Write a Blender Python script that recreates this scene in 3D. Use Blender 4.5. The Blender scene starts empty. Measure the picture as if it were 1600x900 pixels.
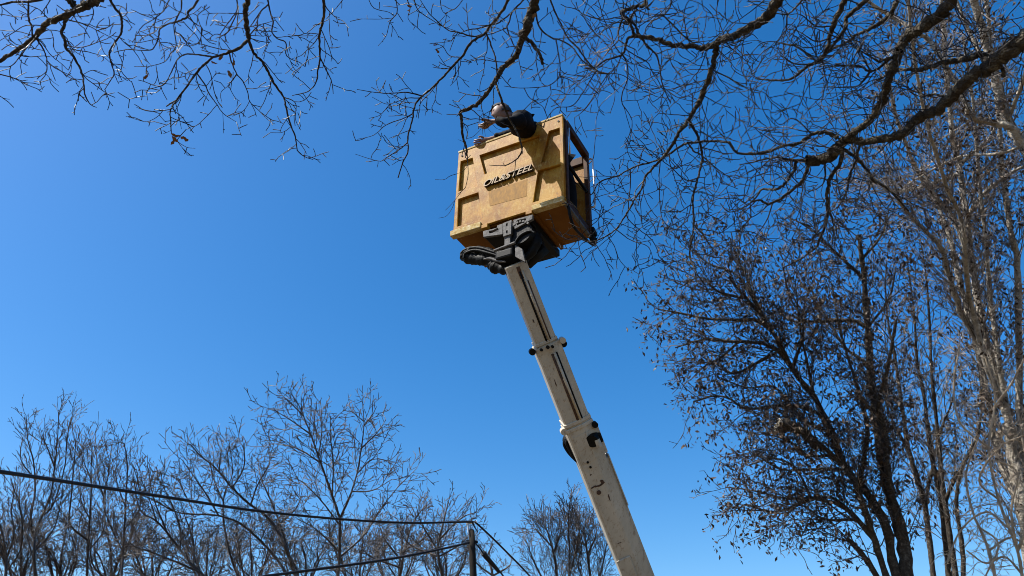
import bpy, bmesh, math, random, time
import numpy as np
from mathutils import Vector, Matrix
T_START = time.time()
SC = bpy.context.scene
COL = SC.collection
R = math.radians

# ------------------------------------------------------------------ camera
F_PX = 1156.0                      # focal length in photo pixels (1600 wide)
PITCH = R(31.64)
EYE = Vector((0.0, 0.0, 1.6))
cam_d = bpy.data.cameras.new('camera')
cam_d.sensor_width = 36.0
cam_d.lens = 36.0 * F_PX / 1600.0
cam_d.clip_start = 0.05
cam_d.clip_end = 3000.0
cam = bpy.data.objects.new('camera', cam_d)
COL.objects.link(cam)
cam.location = EYE
cam.rotation_euler = (R(90) + PITCH, 0, 0)
SC.camera = cam
FWD = Vector((0, math.cos(PITCH), math.sin(PITCH)))
UP = Vector((0, -math.sin(PITCH), math.cos(PITCH)))
RT = Vector((1, 0, 0))

def ray(px, py):
    return (FWD + RT * ((px - 800) / F_PX) + UP * ((450 - py) / F_PX)).normalized()
def at(px, py, dist):
    "a place in the world seen at photo pixel px, py, that many metres from the camera"
    return EYE + ray(px, py) * dist
def pix(p):
    d = Vector(p) - EYE; k = d.dot(FWD)
    return (800 + F_PX * d.dot(RT) / k, 450 - F_PX * d.dot(UP) / k)

# ------------------------------------------------------------------ light
SUN_EL, SUN_AZ = R(54.0), R(-105.0)             # azimuth clockwise from +Y
sun_dir = Vector((math.sin(SUN_AZ) * math.cos(SUN_EL), math.cos(SUN_AZ) * math.cos(SUN_EL), math.sin(SUN_EL)))
sd = bpy.data.lights.new('sun', 'SUN')
sd.energy = 5.0
sd.angle = R(0.53)
sd.color = (1.0, 0.955, 0.88)
sun = bpy.data.objects.new('sun', sd)
COL.objects.link(sun)
sun.rotation_euler = sun_dir.to_track_quat('Z', 'Y').to_euler()
sun.location = (-20, -10, 40)
world = bpy.data.worlds.new('World')
SC.world = world
world.use_nodes = True
wn = world.node_tree
for n in list(wn.nodes): wn.nodes.remove(n)
sky = wn.nodes.new('ShaderNodeTexSky')
sky.sky_type = 'NISHITA'
sky.sun_disc = False
sky.sun_elevation = SUN_EL
sky.sun_rotation = SUN_AZ
sky.altitude = 200
sky.air_density = 1.0
sky.dust_density = 1.3
sky.ozone_density = 3.0
hs = wn.nodes.new('ShaderNodeHueSaturation')
hs.inputs['Saturation'].default_value = 1.40
hs.inputs['Value'].default_value = 1.0
bg = wn.nodes.new('ShaderNodeBackground')
bg.inputs['Strength'].default_value = 0.107
wo = wn.nodes.new('ShaderNodeOutputWorld')
wn.links.new(sky.outputs[0], hs.inputs['Color'])
wn.links.new(hs.outputs[0], bg.inputs['Color'])
wn.links.new(bg.outputs[0], wo.inputs['Surface'])
SC.view_settings.view_transform = 'Standard'
SC.view_settings.look = 'None'
SC.view_settings.exposure = 0.88
SC.view_settings.gamma = 1.0
SC.render.engine = 'CYCLES'
SC.cycles.max_bounces = 6
SC.cycles.pixel_filter_type = 'BLACKMAN_HARRIS'
SC.cycles.filter_width = 0.95

# ------------------------------------------------------------------ helpers
def tag(o, label=None, cat=None, group=None, kind=None):
    if label: o['label'] = label
    if cat: o['category'] = cat
    if group: o['group'] = group
    if kind: o['kind'] = kind
    return o
def empty(name, loc=(0, 0, 0), mat=None):
    o = bpy.data.objects.new(name, None)
    o.empty_display_size = 0.2
    COL.objects.link(o)
    if mat is not None: o.matrix_world = mat
    else: o.location = loc
    return o
def link(name, me, m, parent=None, smooth=False):
    o = bpy.data.objects.new(name, me)
    COL.objects.link(o)
    if m is not None and not me.materials: me.materials.append(m)
    if smooth:
        me.polygons.foreach_set('use_smooth', [True] * len(me.polygons))
    if parent is not None: o.parent = parent
    return o
class MB:
    "collects shapes into one mesh"
    def __init__(s): s.bm = bmesh.new()
    def box(s, x0, x1, y0, y1, z0, z1, bev=0.0, rot=None):
        b = bmesh.new()
        bmesh.ops.create_cube(b, size=1)
        for v in b.verts:
            v.co = Vector(((x0 + x1) / 2 + v.co.x * (x1 - x0), (y0 + y1) / 2 + v.co.y * (y1 - y0), (z0 + z1) / 2 + v.co.z * (z1 - z0)))
        if bev: bmesh.ops.bevel(b, geom=b.edges[:], offset=bev, segments=2, affect='EDGES', profile=0.5)
        if rot is not None: b.transform(rot)
        s.add(b); return s
    def add(s, b):
        me = bpy.data.meshes.new('t'); b.to_mesh(me); b.free(); s.bm.from_mesh(me); bpy.data.meshes.remove(me)
    def cyl(s, p, q, r, r2=None, seg=16, cap=True):
        p, q = Vector(p), Vector(q); d = q - p
        b = bmesh.new()
        bmesh.ops.create_cone(b, cap_ends=cap, segments=seg, radius1=r, radius2=r if r2 is None else r2, depth=d.length)
        b.transform(Matrix.Translation((p + q) / 2) @ d.to_track_quat('Z', 'Y').to_matrix().to_4x4())
        s.add(b); return s
    def ball(s, c, r, sc=(1, 1, 1), seg=14, rot=None):
        b = bmesh.new()
        bmesh.ops.create_uvsphere(b, u_segments=seg, v_segments=max(6, seg // 2 + 2), radius=r)
        m = Matrix.Diagonal((*sc, 1))
        if rot is not None: m = rot @ m
        b.transform(Matrix.Translation(c) @ m)
        s.add(b); return s
    def prism(s, prof, mat, z0, z1):
        "profile polygon (x, y) extruded from z0 to z1, then moved by mat"
        b = bmesh.new()
        lo = [b.verts.new((x, y, z0)) for x, y in prof]; hi = [b.verts.new((x, y, z1)) for x, y in prof]
        n = len(prof)
        b.faces.new(lo[::-1]); b.faces.new(hi)
        for i in range(n): b.faces.new((lo[i], lo[(i + 1) % n], hi[(i + 1) % n], hi[i]))
        b.transform(mat); s.add(b); return s
    def build(s, name, m, parent=None, smooth=False):
        bmesh.ops.recalc_face_normals(s.bm, faces=s.bm.faces[:])
        me = bpy.data.meshes.new(name); s.bm.to_mesh(me); s.bm.free()
        return link(name, me, m, parent, smooth)

def tubes_mesh(name, lines, sides=3, cap=False):
    "lines: list of (points, radii); one mesh of tapered tubes, vectorised"
    lines = [l for l in lines if len(l[0]) > 1]
    P = np.array([p for l in lines for p in l[0]], dtype=np.float64)
    Rr = np.array([r for l in lines for r in l[1]], dtype=np.float64)
    cnt = np.array([len(l[0]) for l in lines]); off = np.concatenate([[0], np.cumsum(cnt)[:-1]])
    lid = np.repeat(np.arange(len(lines)), cnt)
    first = np.zeros(len(P), bool); first[off] = True
    last = np.zeros(len(P), bool); last[off + cnt - 1] = True
    nx = np.roll(P, -1, 0); pv = np.roll(P, 1, 0)
    nx[last] = P[last]; pv[first] = P[first]
    Tn = nx - pv; Tn /= np.linalg.norm(Tn, axis=1)[:, None] + 1e-12
    avg = P[off + cnt - 1] - P[off]
    ax = np.argmin(np.abs(avg), axis=1); ref = np.eye(3)[ax][lid]
    N = np.cross(Tn, ref); N /= np.linalg.norm(N, axis=1)[:, None] + 1e-12
    B = np.cross(Tn, N)
    ang = np.arange(sides) * 2 * math.pi / sides
    V = P[:, None, :] + Rr[:, None, None] * (np.cos(ang)[None, :, None] * N[:, None, :] + np.sin(ang)[None, :, None] * B[:, None, :])
    V = V.reshape(-1, 3)
    i0 = np.nonzero(~last)[0]
    k = np.arange(sides); k2 = (k + 1) % sides
    a = i0[:, None] * sides + k; b = i0[:, None] * sides + k2
    c = (i0[:, None] + 1) * sides + k2; d = (i0[:, None] + 1) * sides + k
    Q = np.stack([a, b, c, d], -1).reshape(-1, 4)
    if cap:
        extra = []
        for o_, c_ in zip(off, cnt):
            extra.append([o_ * sides + j for j in range(sides)][::-1]); extra.append([(o_ + c_ - 1) * sides + j for j in range(sides)])
        me = bpy.data.meshes.new(name)
        me.from_pydata(V.tolist(), [], Q.tolist() + extra)
        me.polygons.foreach_set('use_smooth', [True] * len(Q) + [False] * len(extra))
        return me
    return quads_mesh(name, V, Q, True)
def quads_mesh(name, V, Q, smooth=False):
    me = bpy.data.meshes.new(name)
    k = Q.shape[1]
    me.vertices.add(len(V)); me.vertices.foreach_set('co', np.ascontiguousarray(V, dtype=np.float32).ravel())
    me.loops.add(Q.size); me.loops.foreach_set('vertex_index', Q.astype(np.int32).ravel())
    me.polygons.add(len(Q)); me.polygons.foreach_set('loop_start', np.arange(0, Q.size, k, dtype=np.int32))
    me.polygons.foreach_set('loop_total', np.full(len(Q), k, dtype=np.int32))
    if smooth: me.polygons.foreach_set('use_smooth', np.ones(len(Q), bool))
    me.update(calc_edges=True)
    return me
def smooth_line(pts, n=4):
    "Catmull-Rom through 3D points"
    P = [Vector(p) for p in pts]
    if len(P) < 3: return P
    P = [P[0] * 2 - P[1]] + P + [P[-1] * 2 - P[-2]]
    out = []
    for i in range(1, len(P) - 2):
        p0, p1, p2, p3 = P[i - 1:i + 3]
        for j in range(n):
            t = j / n
            out.append(0.5 * ((2 * p1) + (p2 - p0) * t + (2 * p0 - 5 * p1 + 4 * p2 - p3) * t * t + (3 * p1 - p0 - 3 * p2 + p3) * t ** 3))
    out.append(P[-2])
    return out
def pipe(name, pts, r, m, parent=None, sides=10, n=5):
    L = smooth_line(pts, n)
    return link(name, tubes_mesh(name, [(L, [r] * len(L))], sides, cap=True), m, parent)

# ------------------------------------------------------------------ materials
def mat(name, build):
    m = bpy.data.materials.new(name); m.use_nodes = True
    nt = m.node_tree
    p = nt.nodes['Principled BSDF']
    if any(k in name for k in ('bark', 'twig', 'cloth', 'trousers', 'rubber', 'black', 'branch', 'cable', 'leaf', 'vine', 'wood', 'underside', 'hair', 'fibreglass', 'ochre', 'boom_paint', 'steel')): p.inputs['Specular IOR Level'].default_value = 0.12
    build(nt, p)
    return m
def noise_ramp(nt, scale, stops, detail=6, stretch=None, coord='Object', rough=0.6, dist=0.0):
    tc = nt.nodes.new('ShaderNodeTexCoord'); src = tc.outputs[coord]
    if stretch:
        mp = nt.nodes.new('ShaderNodeMapping'); mp.inputs['Scale'].default_value = stretch
        nt.links.new(src, mp.inputs[0]); src = mp.outputs[0]
    nz = nt.nodes.new('ShaderNodeTexNoise'); nz.inputs['Scale'].default_value = scale; nz.inputs['Detail'].default_value = detail
    nz.inputs['Roughness'].default_value = rough; nz.inputs['Distortion'].default_value = dist
    nt.links.new(src, nz.inputs['Vector'])
    r = nt.nodes.new('ShaderNodeValToRGB')
    el = r.color_ramp.elements
    while len(el) < len(stops): el.new(0.5)
    for e, (pos, c) in zip(el, stops): e.position = pos; e.color = (*c, 1) if len(c) == 3 else c
    nt.links.new(nz.outputs['Fac'], r.inputs[0])
    return nz, r
def bump(nt, p, fac, strength, dist=0.01):
    b = nt.nodes.new('ShaderNodeBump'); b.inputs['Strength'].default_value = strength; b.inputs['Distance'].default_value = dist
    nt.links.new(fac, b.inputs['Height']); nt.links.new(b.outputs[0], p.inputs['Normal'])
def simple(name, c, rough=0.6, metal=0.0, spread=0.35, scale=8.0, bmp=0.0, stretch=None):
    def f(nt, p):
        lo = tuple(x * (1 - spread) for x in c); hi = tuple(min(1, x * (1 + spread)) for x in c)
        nz, r = noise_ramp(nt, scale, [(0.3, lo), (0.7, hi)], stretch=stretch)
        nt.links.new(r.outputs[0], p.inputs['Base Color'])
        p.inputs['Roughness'].default_value = rough; p.inputs['Metallic'].default_value = metal
        if bmp: bump(nt, p, nz.outputs['Fac'], bmp)
    return mat(name, f)
def bark(name, lo, mid, hi, scale=14.0, bs=0.8):
    def f(nt, p):
        nz, r = noise_ramp(nt, scale, [(0.30, lo), (0.52, mid), (0.78, hi)], detail=8, rough=0.7, dist=0.4)
        nt.links.new(r.outputs[0], p.inputs['Base Color'])
        p.inputs['Roughness'].default_value = 0.85
        vo = nt.nodes.new('ShaderNodeTexVoronoi'); vo.inputs['Scale'].default_value = scale * 3.5
        tc = nt.nodes.new('ShaderNodeTexCoord'); nt.links.new(tc.outputs['Object'], vo.inputs['Vector'])
        mx = nt.nodes.new('ShaderNodeMath'); mx.operation = 'ADD'
        nt.links.new(vo.outputs['Distance'], mx.inputs[0]); nt.links.new(nz.outputs['Fac'], mx.inputs[1])
        bump(nt, p, mx.outputs[0], bs, 0.02)
    return mat(name, f)
M = {}
def twigmat(name, dark, pale, scale, spec=0.28):
    def f(nt, p):
        nz, r = noise_ramp(nt, scale, [(0.40, dark), (0.56, tuple(d * 1.8 for d in dark)), (0.66, pale)], detail=5, rough=0.7)  # pale stop paints scattered sunlit highlights into the colour
        nt.links.new(r.outputs[0], p.inputs['Base Color']); p.inputs['Roughness'].default_value = 0.45
    m = mat(name, f); m.node_tree.nodes['Principled BSDF'].inputs['Specular IOR Level'].default_value = spec
    return m
M['oak_bark'] = bark('oak_bark', (0.018, 0.015, 0.012), (0.045, 0.037, 0.028), (0.20, 0.18, 0.13))
M['oak_twig'] = twigmat('oak_twig', (0.016, 0.013, 0.011), (0.20, 0.17, 0.14), 3.0, 0.16)
M['ash_bark'] = bark('ash_bark', (0.022, 0.018, 0.014), (0.055, 0.045, 0.035), (0.20, 0.175, 0.14))
M['ash_twig'] = twigmat('ash_twig', (0.025, 0.018, 0.013), (0.20, 0.155, 0.11), 2.5)
M['pale_bark'] = bark('pale_bark', (0.10, 0.085, 0.065), (0.30, 0.265, 0.215), (0.50, 0.46, 0.39), scale=9)
M['pale_twig'] = twigmat('pale_twig', (0.075, 0.062, 0.052), (0.46, 0.41, 0.35), 2.0)
M['seed'] = twigmat('dry_seed_leaf_keys', (0.04, 0.028, 0.020), (0.28, 0.23, 0.18), 9.0, 0.08)
M['wood_far'] = twigmat('far_branch_bark', (0.036, 0.029, 0.025), (0.25, 0.205, 0.17), 1.2)
M['dead_leaf'] = simple('dead_leaf', (0.17, 0.085, 0.035), 0.6, spread=0.5, scale=30)
M['vine'] = simple('dry_vine', (0.36, 0.29, 0.21), 0.7, spread=0.4, scale=5)
M['cut'] = simple('cut_wood', (0.72, 0.60, 0.42), 0.7, spread=0.15, scale=30)
M['pole_wood'] = simple('pole_wood', (0.02, 0.017, 0.014), 0.85, spread=0.4, scale=10, stretch=(6, 6, 0.6), bmp=0.5)
M['cable'] = simple('black_cable', (0.018, 0.018, 0.02), 0.5, spread=0.2)
M['rubber'] = simple('black_rubber', (0.007, 0.007, 0.007), 0.55, spread=0.4, scale=25, bmp=0.6)
M['black_steel'] = simple('black_steel', (0.005, 0.005, 0.005), 0.55, 0.0, spread=0.4, scale=20, bmp=0.1)
M['grey_steel'] = simple('weathered_grey_steel', (0.10, 0.095, 0.09), 0.6, 0.0, spread=0.5, scale=30, bmp=0.3)
M['zinc'] = simple('zinc_tube', (0.6, 0.6, 0.61), 0.4, 0.6, spread=0.1, scale=20)
M['white_porcelain'] = simple('white_insulator', (0.5, 0.5, 0.48), 0.3, spread=0.08)
M['cloth'] = simple('black_jacket_cloth', (0.005, 0.005, 0.006), 0.8, spread=0.4, scale=20, bmp=0.5)
M['trousers'] = simple('dark_trousers', (0.007, 0.007, 0.008), 0.85, spread=0.35, scale=15, bmp=0.5)
M['boot'] = simple('boot_leather', (0.03, 0.02, 0.013), 0.6, spread=0.3)
M['letter'] = simple('lettering_gel', (0.20, 0.11, 0.02), 0.6, spread=0.15, scale=20)
M['letter_side'] = simple('shaded_letter_edges', (0.02, 0.012, 0.006), 0.8, spread=0.3, scale=20)  # drop shadow of the raised letters, painted dark onto their side walls
M['rail'] = simple('brown_painted_steel', (0.055, 0.022, 0.008), 0.6, spread=0.5, scale=20)  # brown is shade painted into the colour of posts, rails and rim
M['skin'] = simple('skin', (0.17, 0.088, 0.058), 0.5, spread=0.12, scale=25)
M['hair'] = simple('grey_hair', (0.05, 0.045, 0.042), 0.7, spread=0.5, scale=60, bmp=0.6)
M['eye'] = simple('eye', (0.05, 0.04, 0.035), 0.2, spread=0.1)
M['ground'] = simple('leaf_litter_ground', (0.105, 0.076, 0.043), 0.95, spread=0.5, scale=1.5)
def _gel(nt, p):
    # moulded fibreglass, yellow ochre, chalky weathered streaks
    nz, r = noise_ramp(nt, 3.2, [(0.38, (0.19, 0.074, 0.005)), (0.5, (0.29, 0.130, 0.008)), (0.62, (0.37, 0.200, 0.022))], detail=8, rough=0.65)
    n2, r2 = noise_ramp(nt, 17.0, [(0.52, (0, 0, 0)), (0.66, (0.85, 0.85, 0.85))], detail=10, rough=0.8, stretch=(1.9, 1.9, 0.85))
    mix = nt.nodes.new('ShaderNodeMix'); mix.data_type = 'RGBA'
    nt.links.new(r2.outputs[0], mix.inputs['Factor']); nt.links.new(r.outputs[0], mix.inputs[6]); mix.inputs[7].default_value = (0.44, 0.31, 0.09, 1)
    n3, r3 = noise_ramp(nt, 30.0, [(0.56, (0, 0, 0)), (0.66, (0.85, 0.85, 0.85))], detail=6, rough=0.8, stretch=(1.6, 1.6, 0.8))
    mix2 = nt.nodes.new('ShaderNodeMix'); mix2.data_type = 'RGBA'
    nt.links.new(r3.outputs[0], mix2.inputs['Factor']); nt.links.new(mix.outputs[2], mix2.inputs[6]); mix2.inputs[7].default_value = (0.13, 0.055, 0.008, 1)
    nt.links.new(mix2.outputs[2], p.inputs['Base Color'])
    p.inputs['Roughness'].default_value = 0.5
    bump(nt, p, n2.outputs['Fac'], 0.25, 0.01)
M['gel'] = mat('weathered_yellow_fibreglass', _gel)
def _worn(nt, p):
    nz, r = noise_ramp(nt, 20.0, [(0.35, (0.24, 0.13, 0.025)), (0.5, (0.40, 0.29, 0.11)), (0.64, (0.52, 0.46, 0.31))], detail=9, rough=0.75)
    nt.links.new(r.outputs[0], p.inputs['Base Color']); p.inputs['Roughness'].default_value = 0.7
M['worn'] = mat('worn_chalky_fibreglass', _worn)
M['patch'] = simple('unfaded_ochre', (0.25, 0.118, 0.009), 0.6, spread=0.3, scale=22, stretch=(2, 2, 0.8))
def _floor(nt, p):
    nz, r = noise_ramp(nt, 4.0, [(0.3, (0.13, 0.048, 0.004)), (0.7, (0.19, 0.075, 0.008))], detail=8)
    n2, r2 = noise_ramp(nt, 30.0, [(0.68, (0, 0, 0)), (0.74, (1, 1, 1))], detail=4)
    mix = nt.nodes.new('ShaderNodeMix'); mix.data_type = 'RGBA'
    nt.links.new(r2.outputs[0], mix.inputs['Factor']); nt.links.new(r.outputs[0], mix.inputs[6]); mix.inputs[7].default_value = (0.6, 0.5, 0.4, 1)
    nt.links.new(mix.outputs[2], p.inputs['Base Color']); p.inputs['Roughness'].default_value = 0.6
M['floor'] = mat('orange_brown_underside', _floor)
def _boom(nt, p):
    nz, r = noise_ramp(nt, 2.5, [(0.3, (0.37, 0.33, 0.26)), (0.7, (0.52, 0.465, 0.37))], detail=8, rough=0.65, stretch=(2, 2, 0.6))
    n2, r2 = noise_ramp(nt, 12.0, [(0.53, (0, 0, 0)), (0.68, (0.85, 0.85, 0.85))], detail=8, rough=0.8, stretch=(2.5, 2.5, 0.5))
    mix = nt.nodes.new('ShaderNodeMix'); mix.data_type = 'RGBA'
    nt.links.new(r2.outputs[0], mix.inputs['Factor']); nt.links.new(r.outputs[0], mix.inputs[6]); mix.inputs[7].default_value = (0.20, 0.13, 0.08, 1)
    nt.links.new(mix.outputs[2], p.inputs['Base Color']); p.inputs['Roughness'].default_value = 0.45
    bump(nt, p, n2.outputs['Fac'], 0.1, 0.005)
M['boom'] = mat('dirty_cream_boom_paint', _boom)
M['rust'] = simple('rust_stain', (0.06, 0.03, 0.018), 0.8, spread=0.5, scale=30)

# ------------------------------------------------------------------ ground
g = bmesh.new()
bmesh.ops.create_grid(g, x_segments=60, y_segments=60, size=700)
rg = random.Random(3)
for v in g.verts:
    d = v.co.length
    v.co.z = -0.02 + (rg.uniform(-.02, .02) if d < 60 else rg.uniform(-.5, .2))
me = bpy.data.meshes.new('ground'); g.to_mesh(me); g.free()
tag(link('ground', me, M['ground']), kind='structure')
# ------------------------------------------------------------------ branch growing
def unit3(x, y, z):
    l = math.sqrt(x * x + y * y + z * z) or 1e-9
    return x / l, y / l, z / l
def side_dir(d, ang, rng, azi=None):
    "direction at angle ang from d"
    ax = (0, 0, 1) if abs(d[2]) < 0.9 else (1, 0, 0)
    a = unit3(d[1] * ax[2] - d[2] * ax[1], d[2] * ax[0] - d[0] * ax[2], d[0] * ax[1] - d[1] * ax[0])
    b = (d[1] * a[2] - d[2] * a[1], d[2] * a[0] - d[0] * a[2], d[0] * a[1] - d[1] * a[0])
    z = rng.uniform(0, 6.2832) if azi is None else azi
    ca, sa, cz, sz = math.cos(ang), math.sin(ang), math.cos(z), math.sin(z)
    return unit3(*(d[i] * ca + (a[i] * cz + b[i] * sz) * sa for i in range(3)))
def wander(p, d, L, r0, r1, S, rng):
    n = max(2, int(L / S['seg'] + 0.5)); s = L / n
    pts = [p]; rad = [r0]; dirs = [d]
    x, y, z = p; k = S['kink']; up = S.get('up', 0.0)
    for i in range(n):
        d = unit3(d[0] + rng.gauss(0, k), d[1] + rng.gauss(0, k), d[2] + rng.gauss(0, k) + up)
        x += d[0] * s; y += d[1] * s; z += d[2] * s
        pts.append((x, y, z)); dirs.append(d); rad.append(r0 + (r1 - r0) * (i + 1) / n)
    return pts, rad, dirs
def grow(out, tips, p, d, L, r, lv, S, rng):
    r1 = max(S['rmin'], r * 0.35)
    pts, rad, dirs = wander(p, d, L, max(r, S['rmin']), r1, S, rng)
    out.append((pts, rad))
    if lv >= S['levels']:
        tips.append((pts[-1], dirs[-1], L)); return
    sprout(out, tips, pts, rad, dirs, L, lv, S, rng, 0.12)
def sprout(out, tips, pts, rad, dirs, L, lv, S, rng, t0=0.0, space=None):
    sp = (space or S['space'])[min(lv, len(S['space']) - 1)]
    k = int(L * (1 - t0) / sp + rng.random())
    n = len(pts) - 1
    az = rng.uniform(0, 6.28)
    for j in range(k):
        t = t0 + (1 - t0) * (j + rng.random()) / max(k, 1)
        f = t * n; i = min(int(f), n - 1); f -= i
        p = tuple(pts[i][q] * (1 - f) + pts[i + 1][q] * f for q in range(3))
        az += 2.4 + rng.uniform(-.6, .6)
        a = R(rng.uniform(*S['angle']))
        d = side_dir(dirs[min(i + 1, n)], a, rng, az)
        ln = S['len'][min(lv, len(S['len']) - 1)] * rng.uniform(0.35, 1.25) * (1 - 0.45 * t)
        grow(out, tips, p, d, ln, rad[i] * S['rr'], lv + 1, S, rng)
def dirs_of(P):
    o = []
    for i in range(len(P)):
        a = P[max(0, i - 1)]; b = P[min(len(P) - 1, i + 1)]
        o.append(unit3(b[0] - a[0], b[1] - a[1], b[2] - a[2]))
    return o
def length(P): return sum((Vector(P[i + 1]) - Vector(P[i])).length for i in range(len(P) - 1))

FR = {1: (0, 0, 3.0), 2: (500, 0, 3.2), 3: (900, 0, 4.0), 4: (1200, 0, 4.0), 5: (900, 200, 4.0), 6: (1200, 200, 4.0),
      7: (1000, 400, 1.8), 8: (0, 600, 2.2857), 9: (680, 140, 5.625), 0: (0, 0, 1.0)}
class Tracer:
    "branches measured off the photograph, each given its own distance; a branch starts on the branch it grows from"
    def __init__(s, dist, rng, jit=1.0):
        s.dist = dist; s.rng = rng; s.samples = []; s.br = []; s.jit = jit
    def add(s, spec, d0=None, d1=None, join=True):
        fr, w0, w1, body = spec.split('|')
        ox, oy, sc = FR[int(fr)]; w0 = float(w0) / sc; w1 = float(w1) / sc
        q = [(ox + float(a) / sc, oy + float(b) / sc) for a, b in (t.split(',') for t in body.split())]
        L = sum(math.hypot(q[i + 1][0] - q[i][0], q[i + 1][1] - q[i][1]) for i in range(len(q) - 1))
        start = None
        if d0 is None:
            best = None
            for (sx, sy, sd, sp, bi) in s.samples:
                e = math.hypot(sx - q[0][0], sy - q[0][1])
                if best is None or e < best[0]: best = (e, sd, sp, sx, sy)
            if best is not None and best[0] < 14:
                d0 = best[1]; start = best[2]
                q[0] = (best[3], best[4])
            elif best is not None and best[0] < 90: d0 = best[1] + s.rng.uniform(-.2, .2)
            else: d0 = s.dist + s.rng.uniform(-.5, .5)
        if d1 is None:
            d1 = d0 + s.rng.uniform(-0.45, 0.45) * L * d0 / F_PX
        pts = []
        acc = 0; 
        for i, (x, y) in enumerate(q):
            if i: acc += math.hypot(x - q[i - 1][0], y - q[i - 1][1])
            t = acc / L
            d = d0 + (d1 - d0) * t + (s.rng.uniform(-.02, .02) * d0 * .5 if 0 < i else 0)
            pts.append(at(x, y, d))
        if start is not None: pts[0] = Vector(start)
        P = smooth_line(pts, 5)
        m = len(P); rad = []
        out = []
        for i, p in enumerate(P):
            t = i / (m - 1)
            r = 0.5 * (w0 + (w1 - w0) * t) * (p - EYE).length / F_PX
            jj = r * 0.22 * s.jit
            if 0 < i < m - 1: p = p + Vector((s.rng.gauss(0, jj), s.rng.gauss(0, jj), s.rng.gauss(0, jj)))
            out.append(tuple(p)); rad.append(r * s.rng.uniform(0.90, 1.12))
        for p, i in zip(out, range(m)):
            x, y = pix(p)
            s.samples.append((x, y, (Vector(p) - EYE).length, p, len(s.br)))
        s.br.append((out, rad))
        return out, rad
def limb_mesh(name, lines, m, parent, sides=8):
    return link(name, tubes_mesh(name, lines, sides), m, parent)
def knots(pts, rad, rng, k=1.0):
    return pts, [r * (1 + k * 0.16 * math.sin(i * 1.7 + rng.random() * 2)) for i, r in enumerate(rad)]
def refine(pts, rad, rng, step, amp):
    "finer points with small bark-like wobble so thick limbs are not smooth tubes"
    P = [Vector(p) for p in pts]; o = []; ro = []
    for i in range(len(P) - 1):
        n = max(1, int((P[i + 1] - P[i]).length / step))
        for j in range(n):
            t = j / n; r = rad[i] * (1 - t) + rad[i + 1] * t
            o.append(tuple(P[i].lerp(P[i + 1], t) + Vector((rng.gauss(0, amp * r), rng.gauss(0, amp * r), rng.gauss(0, amp * r)))))
            ro.append(r * rng.uniform(0.90, 1.12))
    o.append(tuple(P[-1])); ro.append(rad[-1])
    return o, ro

# ------------------------------------------------------------------ the two oaks overhead
OAK = dict(seg=0.045, kink=0.20, up=-0.0, rmin=0.0034, levels=2, space=[0.12, 0.085, 0.06], len=[0.36, 0.13, 0.06], angle=(35, 80), rr=0.5)
OAK_R = dict(OAK, levels=3, space=[0.14, 0.16, 0.16], len=[0.85, 0.36, 0.13], rmin=0.0037, rr=0.62, kink=0.17)
def oak(name, label, traces, base, fork, S, mats, minw, seed, dens=1.0, dist=7.0):
    "traces: (spec, d0, d1, off-frame connector flag)"
    rng = random.Random(seed)
    root = tag(empty(name, base), label, 'tree')
    bx = Vector(base)
    T = Tracer(dist, rng)
    twl = []; tips = []; thick = []
    def loc(l): return [tuple(Vector(p) - bx) for p in l]
    for spec, d0, d1, con in traces:
        pts, rad = T.add(spec, d0, d1)
        L = length(pts)
        w = rad[0]
        if w > 0.006:
            pts2, rad2 = refine(pts, rad, rng, max(0.02, w * 0.8), 0.07)
        else: pts2, rad2 = pts, rad
        if con:
            # carry the limb on, out of the picture, to the fork of the trunk
            a = Vector(pts[0]); f = Vector(fork) + Vector((rng.uniform(-.2, .2), rng.uniform(-.2, .2), rng.uniform(-.4, .3)))
            tdir = (Vector(pts[0]) - Vector(pts[3])).normalized()
            k = (f - a).length
            ctrl = [a, a + tdir * k * 0.15 + (f - a) * 0.08, a.lerp(f, 0.5) + Vector((0, 0, 0.12 * k)), f]
            cl = smooth_line(ctrl, 8)[::-1]
            r1 = rad[0]; r0 = max(r1 * 1.6, 0.05)
            cr = [r0 + (r1 - r0) * i / (len(cl) - 1) for i in range(len(cl))]
            pts2 = [tuple(p) for p in cl[:-1]] + pts2; rad2 = cr[:-1] + rad2
        if w > minw: limb_mesh('limb', [(loc(pts2), rad2)], mats[0], root, 10)
        elif w > 0.0035: thick.append((loc(pts2), rad2))
        else: thick.append((loc(pts2), rad2))
        dd = dirs_of(pts)
        sp = [x / dens for x in S['space']]
        big = w > 0.03
        if spec[0] == '9' or spec.startswith(('2|12|5|885', '2|4|3|1005', '2|4|3|978', '2|8|6|830')): continue      # these were traced twig by twig
        sprout(twl, tips, pts, [min(r, 0.009) for r in rad], dd, L, 0 if w > 0.0045 else 1, S, rng, 0.12 if not big else 0.05, sp)
    o = link('branches', tubes_mesh('branches', thick, 7), mats[0], root); o['kind'] = 'stuff'
    o = link('twigs', tubes_mesh('twigs', [(loc(p), r) for p, r in twl], 3), mats[1], root); o['kind'] = 'stuff'
    f = Vector(fork) - bx
    tr = smooth_line([(0, 0, -0.1), (0.05, 0.02, f.z * 0.3), (f.x * 0.5 - 0.04, f.y * .5, f.z * 0.65), f + Vector((0, 0, 0.15))], 8)
    n = len(tr)
    rr = [0.36 - 0.17 * (i / (n - 1)) + 0.12 * math.exp(-i * 0.5) for i in range(n)]
    link('trunk', tubes_mesh('trunk', [([tuple(p) for p in tr], rr)], 20, cap=True), mats[0], root)
    return root, T, rng

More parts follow.
